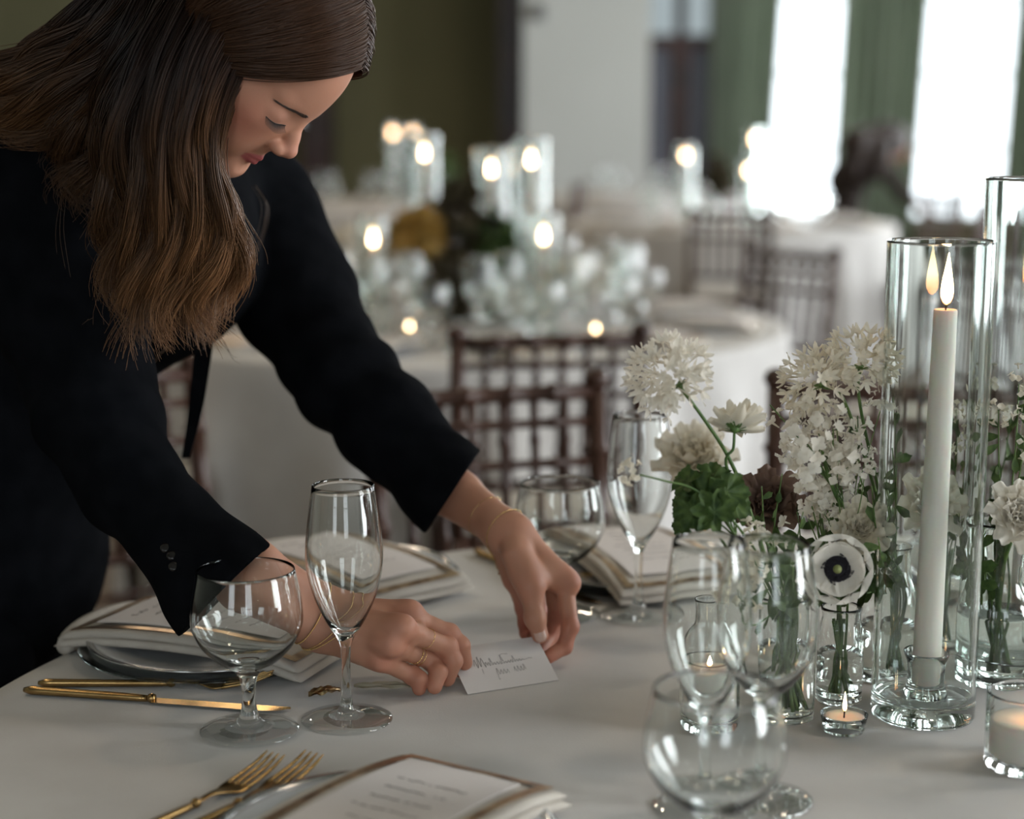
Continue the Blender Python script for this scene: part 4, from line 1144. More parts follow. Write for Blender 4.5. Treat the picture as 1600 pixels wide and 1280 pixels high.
def make_menu(L=.235, W=.112, lines=8, seed=0):
    t = empty('menu_card', (0, 0, 0), 0, 'x', 'menu')
    nx = 12; V = []; F = []
    for i in range(nx + 1):
        x = -L / 2 + L * i / nx; zz = -.012 * abs(2 * x / .31) ** 2.5
        for y in (-W / 2, W / 2):
            for z in (0, .0007): V.append((x, y, zz + z))
    for i in range(nx):
        k = i * 4
        for a, b in ((1, 3), (3, 2), (2, 0), (0, 1)): F.append((k + a, k + b, k + 4 + b, k + 4 + a))
    F += [(0, 1, 3, 2), (nx * 4, nx * 4 + 2, nx * 4 + 3, nx * 4 + 1)]
    MB().add(V, F).build('sheet', M['paper'], t, False)
    ink = MB(); r_ = np.random.default_rng(seed)
    for l in range(lines):
        x = -L / 2 + .03 + l * (L - .06) / lines; half = W * r_.uniform(.18, .34)
        n = int(half * 2 / .0016); ys = np.linspace(-half, half, n)
        xs = x + r_.uniform(-1, 1, n) * (.0016 if l else .003); zz = .0009 - .012 * abs(2 * x / .31) ** 2.5
        brk = r_.uniform(size=n) < .12; st = 0
        for k in range(1, n):
            if brk[k] or k == n - 1:
                if k - st > 2: ink.add(*tube(np.stack([xs[st:k], ys[st:k], np.full(k - st, zz)], 1), .00028, 4))
                st = k + 1
    ink.build('lettering', M['ink'], t); nest(t, 'lettering', 'sheet')
    return t
nap = make_napkin(); menu = make_menu()
ch0 = make_charger()
first = dict(p=plate, n=nap, m=menu, c=ch0); usedk = set()
def take(k):
    if k not in usedk: usedk.add(k); return first[k]
    return copy_tree(first[k])
def setting(x, y, rz, names, charger=True, lift=0.0):
    z = Z
    if charger: place(take('c'), (x, y, z), 0, names[0]); z += .0035
    place(take('p'), (x, y, z), 0, names[1]); z += .0165
    place(take('n'), (x, y, z), rz, names[2]); z += .0185
    place(take('m'), (x, y, z + .0005), rz, names[3])
dA = math.atan2(-.124, .294)
setting(-.328, 1.848, dA, ('clear glass charger under the plate left of the goblet', 'white plate with silvery rim under the large left napkin', 'cream napkin with a bronze-gold border, nearest to her black cuff', 'white menu card on the napkin below her black cuff'))
setting(-.1025, 1.30, math.atan2(-.85, -.53) + PI, ('clear glass charger at the lower edge, under the nearest napkin', 'white plate under the nearest napkin beside the two gold forks', 'cream napkin with bronze-gold border beside the two blurred gold forks', 'white printed menu card at the bottom of the picture, nearest the viewer'), lift=0)
setting(-.215, 2.13, math.atan2(.73, -.68) + PI, ('clear glass charger behind her ringed hand', 'white plate with silvery rim behind the flute and her ringed hand', 'folded napkin with bronze-gold border seen beyond the flute bowl', 'white menu card on the napkin beyond the flute bowl'))
setting(.165, 2.17, math.atan2(.69, -.21) + PI, ('clear glass charger beyond the two glasses at centre right', 'white plate under the stacked napkin behind the second flute', 'loosely folded napkin stack behind the second flute and the leaves', 'white menu card on the stack behind the second flute'))
setting(.62, 2.17, math.atan2(.69, .25) + PI, ('clear glass charger behind the flower jars', 'white plate hidden behind the flower jars', 'napkin with bronze-gold border behind the flower jars', 'white menu card behind the flower jars'))

# cutlery: long axis +x from the handle end
def make_fork():
    t = empty('table_fork', (0, 0, 0), 0, 'x', 'fork')
    h = cr([(0, 0, .004), (.03, 0, .004), (.09, 0, .0038), (.118, 0, .0036)], 12)
    MB().add(*tube(h, np.interp(np.linspace(0, 1, 12), [0, .06, .9, 1], [.0018, .0042, .0030, .0026]), 10, flat=1)).build('handle', M['gold'], t)
    MB().add(*lathe([(0, -.004), (.0032, -.003), (.0042, 0), (.0032, .003), (0, .004)], 12), Matrix.Translation((.121, 0, .0042)) @ Matrix.Rotation(PI / 2, 4, 'Y')).build('collar', M['gold'], t)
    mb = MB()
    n = cr([(.124, 0, .0040, .0024), (.138, 0, .0055, .0026), (.150, 0, .0035, .006), (.160, 0, .0018, .0112), (.170, 0, .0030, .0118)], 14)
    V = []; F = []
    for q in n:
        for sy, sz in ((-1, 0), (-.5, -.0008), (.5, -.0008), (1, 0), (1, .0012), (.5, .0006), (-.5, .0006), (-1, .0012)): V.append((q[0], sy * q[3], q[2] + sz))
    for i in range(13):
        for k in range(8): F.append((i * 8 + k, i * 8 + (k + 1) % 8, i * 8 + 8 + (k + 1) % 8, i * 8 + 8 + k))
    F += [tuple(range(8))[::-1], tuple(range(104, 112))]
    mb.add(V, F); mb.build('neck', M['gold'], t)
    for k in range(4):
        y = (k - 1.5) * .0066
        c = cr([(.168, y, .0030), (.185, y * .98, .0060), (.200, y * .95, .0095), (.214, y * .92, .0150)], 12)
        MB().add(*tube(c, np.interp(np.linspace(0, 1, 12), [0, .8, 1], [.0018, .0013, .0006]), 8)).build('tine', M['gold'], t)
    nest(t, 'tine', 'neck'); nest(t, 'collar', 'handle')
    return t
def make_knife():
    t = empty('table_knife', (0, 0, 0), 0, 'x', 'knife')
    h = cr([(0, 0, .0042), (.03, 0, .0042), (.09, 0, .0042), (.116, 0, .004)], 12)
    MB().add(*tube(h, np.interp(np.linspace(0, 1, 12), [0, .06, .9, 1], [.0022, .0042, .0034, .003]), 10)).build('handle', M['gold'], t)
    MB().add(*lathe([(0, -.004), (.0036, -.003), (.0044, 0), (.0036, .003), (0, .004)], 12), Matrix.Translation((.120, 0, .0046)) @ Matrix.Rotation(PI / 2, 4, 'Y')).build('collar', M['gold'], t)
    V = []; F = []; m = 18
    for i in range(m):
        u = i / (m - 1); x = .122 + .123 * u; w = .0085 * (1 - .15 * (1 - u)) * (1 if u < .75 else math.sqrt(max(0.004, 1 - ((u - .75) / .25) ** 2)))
        V += [(x, .0035 - w * 1.4, .0030), (x, .0035, .0040), (x, .0045, .0030), (x, .0035, .0020)]
    for i in range(m - 1):
        for k in range(4): F.append((i * 4 + k, i * 4 + (k + 1) % 4, i * 4 + 4 + (k + 1) % 4, i * 4 + 4 + k))
    F += [(3, 2, 1, 0), (m * 4 - 4, m * 4 - 3, m * 4 - 2, m * 4 - 1)]
    MB().add(V, F).build('blade', M['gold'], t, False)
    nest(t, 'collar', 'handle')
    return t
fork = make_fork(); knife = make_knife()
def lay(o, a, b, label, L, rx=0):
    a = T(a[0], a[1], Z); b = T(b[0], b[1], Z); d = b - a; s = np.linalg.norm(d) / L
    return place(o, a, math.atan2(d[1], d[0]), label, s=s)
lay(knife, (38, 1085), (452, 1114), 'gold table knife lying in front of the left plate, its tip by the goblet foot', .245)
lay(fork, (60, 1074), (428, 1074), 'gold table fork lying behind the knife in front of the left plate', .214)
lay(copy_tree(knife), (742, 866), (934, 947), 'gold knife beyond her outstretched hand, its tip showing past the knuckles', .245)
lay(copy_tree(fork), (752, 850), (953, 915), 'gold fork beyond her outstretched hand, tines towards the second flute', .214)
lay(copy_tree(fork), (120, 1352), (432, 1204), 'left one of the two blurred gold forks beside the nearest menu', .214)
lay(copy_tree(fork), (196, 1352), (492, 1203), 'right one of the two blurred gold forks, closest to the nearest menu', .214)

# crumpled gold leaf and its pale companion in front of the ringed hand
def leafshape(L, W, bend, crump, seed, nx=26, ny=12):
    V = []; F = []; r_ = np.random.default_rng(seed); ph = r_.uniform(0, 6, 6)
    for s_ in (0, 1):
        for i in range(nx + 1):
            u = i / nx; w = W * math.sin(PI * u ** .8) ** .7 * (1 + .18 * math.sin(13 * u + ph[0]))
            for j in range(ny + 1):
                v = -1 + 2 * j / ny
                z = bend * math.sin(PI * u) + crump * (math.sin(17 * u + 3 * v + ph[1]) + math.sin(9 * v + 8 * u + ph[2]) + 1.2) - .25 * W * abs(v) + .004
                V.append((u * L, v * w, max(z, .0008) + (0 if s_ == 0 else .0007)))
    k = (nx + 1) * (ny + 1)
    for s_ in (0, 1):
        for i in range(nx):
            for j in range(ny):
                q = [s_ * k + i * (ny + 1) + j, s_ * k + (i + 1) * (ny + 1) + j, s_ * k + (i + 1) * (ny + 1) + j + 1, s_ * k + i * (ny + 1) + j + 1]
                F.append(tuple(q if s_ else q[::-1]))
    return V, F
V_, F_ = leafshape(.034, .008, .003, .0013, 3); o = mesh_obj('foil_leaf', V_, F_, M['goldleaf']); p_ = at(482, 1092); o.location = p_; o.rotation_euler = (0, 0, .42)
tag(o, 'crumpled dark gold foil leaf lying left of her little finger, behind the flute stem', 'leaf ornament')
V_, F_ = leafshape(.075, .007, .002, .0009, 5); o = mesh_obj('foil_leaf', V_, F_, petal_mat('pale dried leaf', (.55, .50, .34), (.62, .58, .46), .3, 60)); p_ = at(553, 1078); o.location = p_; o.rotation_euler = (0, 0, -.03)
tag(o, 'pale dried leaf lying under her curled little finger', 'leaf ornament')

# ------------------------------------------------------------------ candles in glass
def cyl_prof(r, h, wall, base):
    return [(0, .0005), (r - .004, 0), (r - .001, .0008), (r, .003), (r, h - .001), (r - wall / 2, h), (r - wall, h - .001), (r - wall, h - .003)] + [(r - wall, z_) for z_ in np.linspace(h - .006, base + .008, 14)] + [(r - wall, base + .003), (r - wall - .003, base), (0, base - .001)]
def cylinder(name, x, y, r, h, wall, base, label, n=72, group=None, z=Z):
    pr = cyl_prof(r, h, wall, base); full = pr[:4] + [(r, z_) for z_ in [.006] + list(np.linspace(.012, h - .006, 14)) + [h - .002, h - .001]] + pr[5:]
    o = MB().add(*lathe(full, n)).build(name, M['glassthick'] if base > .008 else M['glass']); o.location = (x, y, z)
    return tag(o, label, 'vase' if 'vase' in name else 'candle glass', group)
def flame_mesh(h=.045, r=.0062):
    return lathe([(0, 0), (r * .55, h * .05), (r * .92, h * .15), (r, h * .26), (r * .88, h * .42), (r * .62, h * .60), (r * .34, h * .78), (r * .12, h * .93), (0, h)], 20)
def candle(name, x, y, z, r0, r1, h, label, fh=.045, fr=.0062, lean=(0, 0), fl='flame', group=None):
    t = empty(name, (x, y, z), 0, label, 'candle', group); t.rotation_euler = (lean[1], lean[0], 0)
    MB().add(*lathe([(0, 0), (r0 * .96, 0), (r0, .002)] + [(r0 + (r1 - r0) * u, .002 + (h - .003) * u) for u in (.25, .5, .75, 1)] + [(r1 * .9, h), (r1 * .5, h - .0012), (0, h - .0025)], 40)).build('wax', M['wax'], t)
    MB().add(*tube([(0, 0, h - .003), (.0003, 0, h + .004), (.0012, 0, h + .010)], .0008, 6)).build('wick', M['wick'], t)
    MB().add(*flame_mesh(fh, fr), Matrix.Translation((.0005, 0, h + .004))).build('flame', M[fl], t)
    nest(t, 'wick', 'wax')
    return t
v1 = at(1441, 1116)
cylinder('glass_vase', v1[0], v1[1], .0505, .468, .0034, .020, 'tall clear cylinder vase around the sharp white candle')
hz = Z + .020
hold = MB().add(*lathe([(0, .0003), (.020, .0), (.0215, .001), (.0205, .006), (.0175, .016), (.0185, .034), (.0225, .044), (.0222, .0455), (.0210, .044), (.0168, .034), (.0158, .016), (.0150, .0105), (0, .010)], 40)).build('candle_holder', M['glass'])
hold.location = (v1[0] + .002, v1[1], hz); tag(hold, 'small clear glass holder gripping the foot of the sharp white candle', 'candle holder')
candle('taper_candle', v1[0] + .002, v1[1], hz + .0105, .0142, .0112, .372, 'sharp ivory taper candle burning inside the front cylinder vase', .050, .0060, (.012, 0))
v2 = at(1592, 1046)
cylinder('glass_vase', v2[0], v2[1], .0575, .522, .0036, .020, 'taller clear cylinder vase cut by the right edge, behind the front vase')
candle('taper_candle', v2[0] + .003, v2[1], Z + .0205, .0140, .0112, .505, 'ivory taper candle whose flame shows at the top right edge', .045, .0062, (.0, 0))
v3 = at(1603, 1196)
cylinder('votive_glass', v3[0], v3[1], .0375, .070, .0030, .008, 'clear votive glass cut by the right edge, nearest to the viewer')
candle('votive_candle', v3[0], v3[1], Z + .0085, .0335, .0335, .036, 'short ivory candle burning in the votive glass at the right edge', .018, .0035)
v4 = at(1107, 1133)
cylinder('votive_glass', v4[0], v4[1], .031, .062, .0028, .008, 'small votive glass seen through the blurred glasses, before the bud bottle')
candle('votive_candle', v4[0], v4[1], Z + .0085, .0275, .0275, .040, 'short candle in the votive glass behind the blurred glasses', .014, .0028)
v5 = at(1318, 1142)
t = MB().add(*lathe([(0, .0004), (.0180, 0), (.0195, .001), (.0225, .016), (.0228, .0175), (.0215, .017), (.0185, .0035), (0, .003)], 40)).build('tealight_cup', M['glass']); t.location = v5; tag(t, 'tiny clear cup holding the tealight in front of the anemone jar', 'candle glass')
candle('tealight', v5[0], v5[1], Z + .0038, .0172, .0196, .0115, 'tealight burning in front of the anemone jar', .020, .0020)
# ------------------------------------------------------------------ jars, bottles and flowers
def jar(name, px, py, prof_o, wall, base, label, water, z=Z, n=48):
    p_ = at(px, py)
    t = empty(name, p_, 0, label, 'vase', 'clear flower jars of the centrepiece')
    o = cr(np.array(prof_o), 30); o = [tuple(q) for q in o]
    inn = [(max(.0, r - wall), zz) for r, zz in o if zz > base + .001][::-1]
    MB().add(*lathe([(0, .0004), (o[0][0] * .9, .0004)] + o + [(inn[0][0] + wall / 2, o[-1][1] + .0006)] + inn + [(inn[-1][0] * .8, base), (0, base)], n)).build('jar_glass', M['glass'], t)
    if water:
        wi = [(r + .0003, zz) for r, zz in inn[::-1] if zz < water]
        MB().add(*lathe([(0, base - .0002), (wi[0][0] * .9, base - .0002)] + wi + [(wi[-1][0], water), (0, water)], n)).build('water', M['water'], t)
    return p_
j1 = jar('flower_jar', 1226, 1118, [(.0275, .0), (.0285, .004), (.0285, .05), (.0285, .10), (.0280, .122)], .0020, .005, 'straight clear jar of stems just left of the anemone jar', .07)
j2 = jar('flower_jar', 1310, 1094, [(.0215, 0), (.0235, .003), (.0228, .007), (.0235, .011), (.0228, .015), (.0235, .019), (.0232, .05), (.0215, .075), (.0195, .088), (.0205, .098)], .0018, .005, 'ribbed-foot clear jar holding the anemone', .052)
j3 = jar('flower_jar', 1385, 1058, [(.027, 0), (.029, .004), (.030, .05), (.027, .09), (.020, .112), (.018, .135), (.0205, .143)], .0018, .005, 'clear bottle of stems between the anemone and the front cylinder vase', .06)
j4 = jar('flower_jar', 1556, 1062, [(.034, 0), (.0365, .004), (.0375, .06), (.036, .082), (.027, .098), (.0235, .115), (.027, .150), (.030, .170)], .0020, .006, 'bulbous clear jar with thick green stems at the right edge', .075)
j5 = jar('bud_bottle', 1102, 1082, [(.024, 0), (.026, .003), (.027, .04), (.0265, .055), (.020, .066), (.0140, .074), (.0132, .09), (.0145, .098)], .0018, .004, 'small empty bud bottle behind the blurred glasses, left of the jars', 0)
j6 = jar('flower_jar', 1478, 1010, [(.033, 0), (.035, .004), (.036, .05), (.034, .10), (.030, .120), (.033, .135)], .002, .006, 'clear jar directly behind the front cylinder vase', .08)

def petal(L, W, cup=.3, ruff=0.0, nu=5, nv=4, tipf=.5, seed=0):
    """petal along +x, opening upwards"""
    V = []; F = []; r_ = np.random.default_rng(seed); ph = r_.uniform(0, 6)
    for i in range(nu + 1):
        u = i / nu; w = W * (math.sin(PI * min(u * (1 - tipf * .5) + .04, 1)) ** .75) if u < 1 else W * .45 * (1 - tipf) + W * .12
        for j in range(nv + 1):
            v = -1 + 2 * j / nv
            V.append((u * L * (1 - .12 * v * v * u), v * w, cup * L * u * u + .25 * w * v * v + ruff * L * u * math.sin(5 * v + ph) ))
    for i in range(nu):
        for j in range(nv): a = i * (nv + 1) + j; F.append((a, a + nv + 1, a + nv + 2, a + 1))
    return np.array(V), F
def floret(n, L, W, cup, tube_l=.0, ruff=.1, seed=0):
    V = []; F = []; k = 0
    for i in range(n):
        v, f = petal(L, W, cup, ruff, 3, 2, .4, seed + i); a = 2 * PI * i / n
        Rz = np.array([[math.cos(a), -math.sin(a), 0], [math.sin(a), math.cos(a), 0], [0, 0, 1]])
        v = v @ Rz.T + [0, 0, tube_l]; V.append(v); F += [tuple(q + k for q in x) for x in f]; k += len(v)
    if tube_l:
        v, f = tube([(0, 0, 0), (0, 0, tube_l * 1.02)], [.0006, .0012], 5); V.append(v); F2 = [tuple(q + k for q in x) for x in f if len(x) == 4]; F += F2
    return np.concatenate(V), [x for x in F]
def stem(pts, r0, r1, parent, name='stem', m='green'):
    c = cr(np.array(pts), 30); return MB().add(*tube(c, np.linspace(r0, r1, 30), 8)).build(name, M[m], parent)
def flower(name, label, base, group=None):
    return empty(name, (0, 0, 0), 0, label, 'flower', group)
def calyx(c, ax, r, parent, n=7, L=.010):
    mb = MB()
    for i in range(n):
        v, f = petal(L, L * .22, .25, 0, 4, 2, .8, i); a = 2 * PI * i / n
        Rz = Matrix.Rotation(a, 4, 'Z')
        mb.add(v, f, np.array(basis(ax, 0, 1, c)) @ np.array(Rz))
    mb.add(*lathe([(0, -.004), (r * .6, -.002), (r, .001), (r * .8, .003), (0, .003)], 12), basis(ax, 0, 1, c))
    return mb.build('calyx', M['green'], parent)
def umbel(c, ax, r, n, fl, mtl, parent, spread=1.0, squash=.8, name='bloom', jit=.15, smin_=.8, smax_=1.15, seed=0):
    """head of florets on a rounded cap whose axis is ax"""
    r_ = np.random.default_rng(seed); Ms = []
    B = np.array(basis(ax))[:3, :3]
    for k in range(n):
        t = (k + .5) / n; ph = k * 2.39996; th = math.acos(1 - t * (1 - math.cos(PI * .5 * spread * 1.15)))
        d = np.array([math.sin(th) * math.cos(ph), math.sin(th) * math.sin(ph), math.cos(th) * squash]) + r_.normal(size=3) * jit * .3
        dw = B @ d; Ms.append(np.array(basis(dw + r_.normal(size=3) * jit, r_.uniform(0, 6), r_.uniform(smin_, smax_), np.asarray(c) + dw * r * r_.uniform(.5, .72))))
    V, F = insts(fl[0], fl[1], Ms)
    return mesh_obj(name, V, F, mtl, parent)
FL5 = floret(5, .0092, .0024, .75, .012, .18, 1); FL5b = floret(5, .0115, .0040, .25, .008, .15, 4); FLs = floret(4, .0042, .0022, .2, .004, .1, 9); FL4 = floret(4, .0078, .0036, .30, .008, .2, 12)
cam_dir = lambda c: (C0 - np.asarray(c)) / np.linalg.norm(C0 - np.asarray(c))
# leaning tall white head
H = P(1045, 586, 1.60); f1 = flower('white_scabious', 'tall leaning white flower head on a long curved green stem, highest on the left', 0)
axd = np.array([-.55, -.1, .75]); stem([j1 + [0, 0, .01], j1 + [-.006, 0, .10], P(1172, 800, 1.64), P(1140, 718, 1.63), P(1100, 655, 1.61), P(1062, 604, 1.60)], .0022, .0016, f1)
umbel(H, axd, .036, 84, FL5, M['white'], f1, 1.55, .85, seed=1, jit=.35); calyx(P(1062, 604, 1.60), axd, .004, f1)
# open bloom seen from below
f2 = flower('cream_scabious', 'cream flower seen from its green underside, right of the tall leaning head', 0)
H = P(1148, 672, 1.62); axd = np.array([.15, .55, .70]); stem([j1 + [.004, .004, .01], j1 + [.004, .0, .12], P(1140, 745, 1.63), P(1146, 700, 1.62), H - .004 * axd], .0016, .0014, f2)
mb = MB()
for k in range(26):
    v, f = petal(.028 + .006 * math.sin(k * 2.3), .0075, .18, .10, 5, 4, .15, k); a = k * 2.39996
    mb.add(v, f, np.array(basis(axd, 0, 1, H)) @ np.array(Matrix.Rotation(a, 4, 'Z')) @ np.array(Matrix.Rotation(-.15 - .25 * (k % 3), 4, 'Y')))
mb.build('bloom', M['cream'], f2); calyx(H, axd, .005, f2, 9, .014)
# side bud with thin stem on the left
f3 = flower('cream_bud', 'small cream bud on a thin stem crossing in front of the second flute', 0)
H = P(985, 738, 1.56); stem([j1 + [-.01, -.004, .02], j1 + [-.012, -.004, .12], P(1160, 832, 1.60), P(1090, 768, 1.58), P(1040, 752, 1.57), P(1000, 742, 1.56)], .0015, .0008, f3)
umbel(H, np.array([-.9, -.1, .35]), .012, 14, FLs, M['cream'], f3, 1.2, 1.0, seed=3)
# pale big bloom beyond
def ruffled(c, ax, r, layers, per, mtl, parent, name='bloom', cup=.5, ruff=.10, seed=0, nu=6, nv=8):
    mb = MB(); r_ = np.random.default_rng(seed)
    for l in range(layers):
        q = 1 - l / layers * .72; tilt = -.15 - 1.15 * (l / max(1, layers - 1))
        for k in range(per):
            v, f = petal(r * q * r_.uniform(.9, 1.06), r * .42 * q, cup * .4, ruff, nu, nv, .05, seed * 31 + l * 13 + k)
            a = 2 * PI * (k + .5 * l) / per + r_.uniform(-.15, .15)
            mb.add(v, f, np.array(basis(ax, 0, 1, c)) @ np.array(Matrix.Rotation(a, 4, 'Z')) @ np.array(Matrix.Rotation(tilt + r_.uniform(-.12, .12), 4, 'Y')))
    return mb.build(name, mtl, parent)
f4 = flower('blush_rose', 'blurred blush rose behind the second flute and the green leaves', 0)
H = P(1085, 722, 1.95); ruffled(H, np.array([-.2, -.5, .8]), .052, 5, 7, M['cream'], f4, seed=4); stem([H - [0, 0, .01], H + [.05, -.05, -.10], np.array([j3[0] - .02, j3[1] + .02, .87]), np.array([j3[0], j3[1], .80])], .002, .0025, f4)
# upper right heads
def head_on(name, label, px, py, d, base, r, n, fl, m_, axd, seed, via=None, spread=1.4):
    f = flower(name, label, 0); H = P(px, py, d); ax_ = np.array(axd, float)
    pts = [np.array(base) + [0, 0, .015], np.array(base) + [0, 0, .13]] + ([P(*via)] if via else []) + [H - ax_ / np.linalg.norm(ax_) * r * .3]
    stem(pts, .0020, .0014, f); umbel(H, ax_, r, n, fl, m_, f, spread, .85, seed=seed); calyx(H - ax_ / np.linalg.norm(ax_) * r * .3, ax_, .003, f); return f
head_on('white_scabious', 'rounded white flower head left of the front cylinder vase, second highest there', 1276, 592, 1.66, j3, .031, 46, FL5, M['cream'], (-.6, -.2, .7), 5, (1325, 640, 1.66))
head_on('white_scabious', 'white flower head touching the front cylinder vase on its left, highest there', 1346, 563, 1.68, j3, .030, 40, FL5, M['cream'], (.1, -.1, 1), 6, (1345, 640, 1.68))
f7 = flower('white_phlox', 'largest dense white flower cluster, between the cream bloom and the front cylinder vase', 0)
H = P(1278, 690, 1.66); stem([j3 + [0, 0, .02], j3 + [-.01, -.01, .14], P(1315, 790, 1.68), H], .0024, .002, f7)
umbel(H, np.array([-.15, -.45, .8]), .052, 76, FL4, M['white'], f7, 1.3, .8, seed=7, jit=.55)
for q in range(7):
    e = H + rng.normal(size=3) * .022 + [0, 0, -.005]; stem([P(1300, 760, 1.67), mid(P(1300, 760, 1.67), e) + [0, 0, .004], e], .001, .0007, f7, 'branch')
f8 = flower('lacy_white_spray', 'lacy spray of tiny white florets between the big cluster and the front vase', 0)
r_ = np.random.default_rng(3); Ms = []; tops = []
S0 = P(1322, 852, 1.69)
for k in range(16):
    e = P(1322 + r_.normal() * 26, 745 + r_.normal() * 40, 1.67 + r_.normal() * .02); tops.append(e)
    MB().add(*tube(cr([S0, mid(S0, e) + r_.normal(size=3) * .006, e], 8), .0006, 5)).build('branch', M['green'], f8)
    for q in range(13): d = r_.normal(size=3); d[2] = abs(d[2]); Ms.append(np.array(basis(d, r_.uniform(0, 6), r_.uniform(.8, 1.2), e + d * .0062)))
V_, F_ = insts(FLs[0], FLs[1], Ms); mesh_obj('bloom', V_, F_, M['white'], f8); stem([j2 + [.004, 0, .02], j2 + [.006, 0, .10], S0], .0016, .001, f8)
f9 = flower('white_sprig', 'ragged white sprig below the lacy spray, above the anemone', 0)
Ms = []
for k in range(34):
    e = P(1278 + r_.normal() * 18, 785 + r_.normal() * 24, 1.69 + r_.normal() * .012); Ms.append(np.array(basis(r_.normal(size=3) + [0, -1, .4], r_.uniform(0, 6), r_.uniform(.8, 1.1), e)))
    if k % 3 == 0: MB().add(*tube(cr([P(1290, 880, 1.71), mid(P(1290, 880, 1.71), e) + r_.normal(size=3) * .004, e], 7), .0007, 5)).build('branch', M['green'], f9)
V_, F_ = insts(FL4[0], FL4[1], Ms); mesh_obj('bloom', V_, F_, M['white'], f9); stem([j2 + [-.004, 0, .02], j2 + [-.004, 0, .10], P(1290, 880, 1.71)], .0014, .001, f9)
# ruffled blooms
def ruf(name, label, px, py, d, base, r, axd, seed, m_='white', layers=6, per=8, ruff=.12):
    f = flower(name, label, 0); H = P(px, py, d); ruffled(H, np.array(axd, float), r, layers, per, M[m_], f, seed=seed, ruff=ruff)
    stem([np.array(base) + [0, 0, .015], np.array(base) + [0, 0, .11], H - np.array(axd) / np.linalg.norm(axd) * .006], .0026, .0024, f); return f
ruf('white_ranunculus', 'greenish-white ruffled bloom tucked above and right of the anemone', 1346, 828, 1.68, j3, .033, (-.15, -.8, .5), 9, 'cream', 6, 8, .06)
ruf('white_carnation', 'large ruffled carnation seen through the front cylinder vase, behind the candle', 1455, 792, 1.80, j6, .044, (0, -.8, .55), 10)
ruf('white_carnation', 'ruffled carnation cut by the right edge, above the bulbous jar', 1594, 808, 1.66, j4, .040, (-.05, -.85, .5), 11)
# anemone
f10 = flower('anemone', 'white anemone with a black centre facing the viewer', 0)
H = P(1308, 889, 1.62); axd = cam_dir(H) + np.array([.05, 0, -.05]); mb = MB()
for k in range(9):
    v, f = petal(.0335, .0225, .10, .02, 7, 6, -.35, k); a = 2 * PI * k * 4 / 9 + .3
    mb.add(v, f, np.array(basis(axd, 0, 1, H + axd * (.0006 * (k % 3)))) @ np.array(Matrix.Rotation(a, 4, 'Z')) @ np.array(Matrix.Rotation(-.05 - .03 * (k % 3), 4, 'Y')))
mb.build('petals', petal_mat('anemone petal', (.92, .88, .80), (.88, .83, .74), .30, 60), f10)
mb = MB(); B = np.array(basis(axd, 0, 1, H + axd * .0035))
mb.add(*lathe([(0, .0030), (.005, .0030), (.0115, .0012), (.0125, .0002), (0, 0)], 24), B)
for k in range(70):
    a = k * 2.39996; rr = .0085 + .0065 * ((k * 37) % 70) / 70
    p0 = np.array([math.cos(a) * .005, math.sin(a) * .005, .001]); p1 = np.array([math.cos(a) * rr, math.sin(a) * rr, .0042])
    mb.add(*tube([p0, mid(p0, p1) + [0, 0, .001], p1], [.0002, .0002, .0003], 4), B); mb.add(*lathe([(0, -.0007), (.0007, 0), (0, .0007)], 6), B @ np.array(Matrix.Translation(tuple(p1))))
mb.build('stamens', M['black'], f10)
MB().add(*lathe([(.0042, 0), (.0042, .003), (.003, .0052), (0, .0060)], 16), B).build('pistil', M['pistil'], f10)
stem([j2 + [0, 0, .012], j2 + [0, .002, .08], H - axd * .012 + [0, .004, -.012], H - axd * .002], .0022, .0020, f10)
# chocolate-brown bloom and dark sprig
f11 = flower('brown_bloom', 'dusky brown bloom behind the leaves, left of the big white cluster', 0)
H = P(1200, 792, 1.78); ruffled(H, np.array([-.1, -.7, .6]), .042, 4, 8, M['brownbloom'], f11, seed=14); stem([j1 + [.01, .01, .02], j1 + [.012, .01, .12], H], .002, .002, f11, m='green')
# geranium leaves
lf = empty('geranium_sprig', (0, 0, 0), 0, 'scalloped dark green leaves left of the jars, below the tall leaning flower', 'leaves')
def gleaf(c, ax, r, parent, seed, name='leaf', lob=7):
    r_ = np.random.default_rng(seed); V = []; F = []; n = 56; m = 6; ph = r_.uniform(0, 6)
    for i in range(m + 1):
        for k in range(n):
            a = 2 * PI * k / n; rr = r * i / m * (1 + (.16 * math.cos(lob * a + ph) + .05 * math.cos(3 * lob * a)) * (i / m) ** 2) * (1 - .35 * max(0, math.cos(a)) ** 8)
            z = .16 * r * math.cos(lob * a + ph + PI) * (i / m) ** 1.5 + .22 * rr * rr / r
            V.append((rr * math.cos(a), rr * math.sin(a), z))
    for i in range(m):
        for k in range(n): F.append((i * n + k, i * n + (k + 1) % n, (i + 1) * n + (k + 1) % n, (i + 1) * n + k))
    V2 = np.array(V) @ np.array(basis(ax, r_.uniform(0, 6), 1, c))[:3, :3].T + np.asarray(c)
    return mesh_obj(name, V2, F, M['leaf'], parent)
root_ = P(1150, 840, 1.61); stem([j1 + [-.008, 0, .02], j1 + [-.010, 0, .11], root_, P(1128, 800, 1.60)], .0018, .0014, lf)
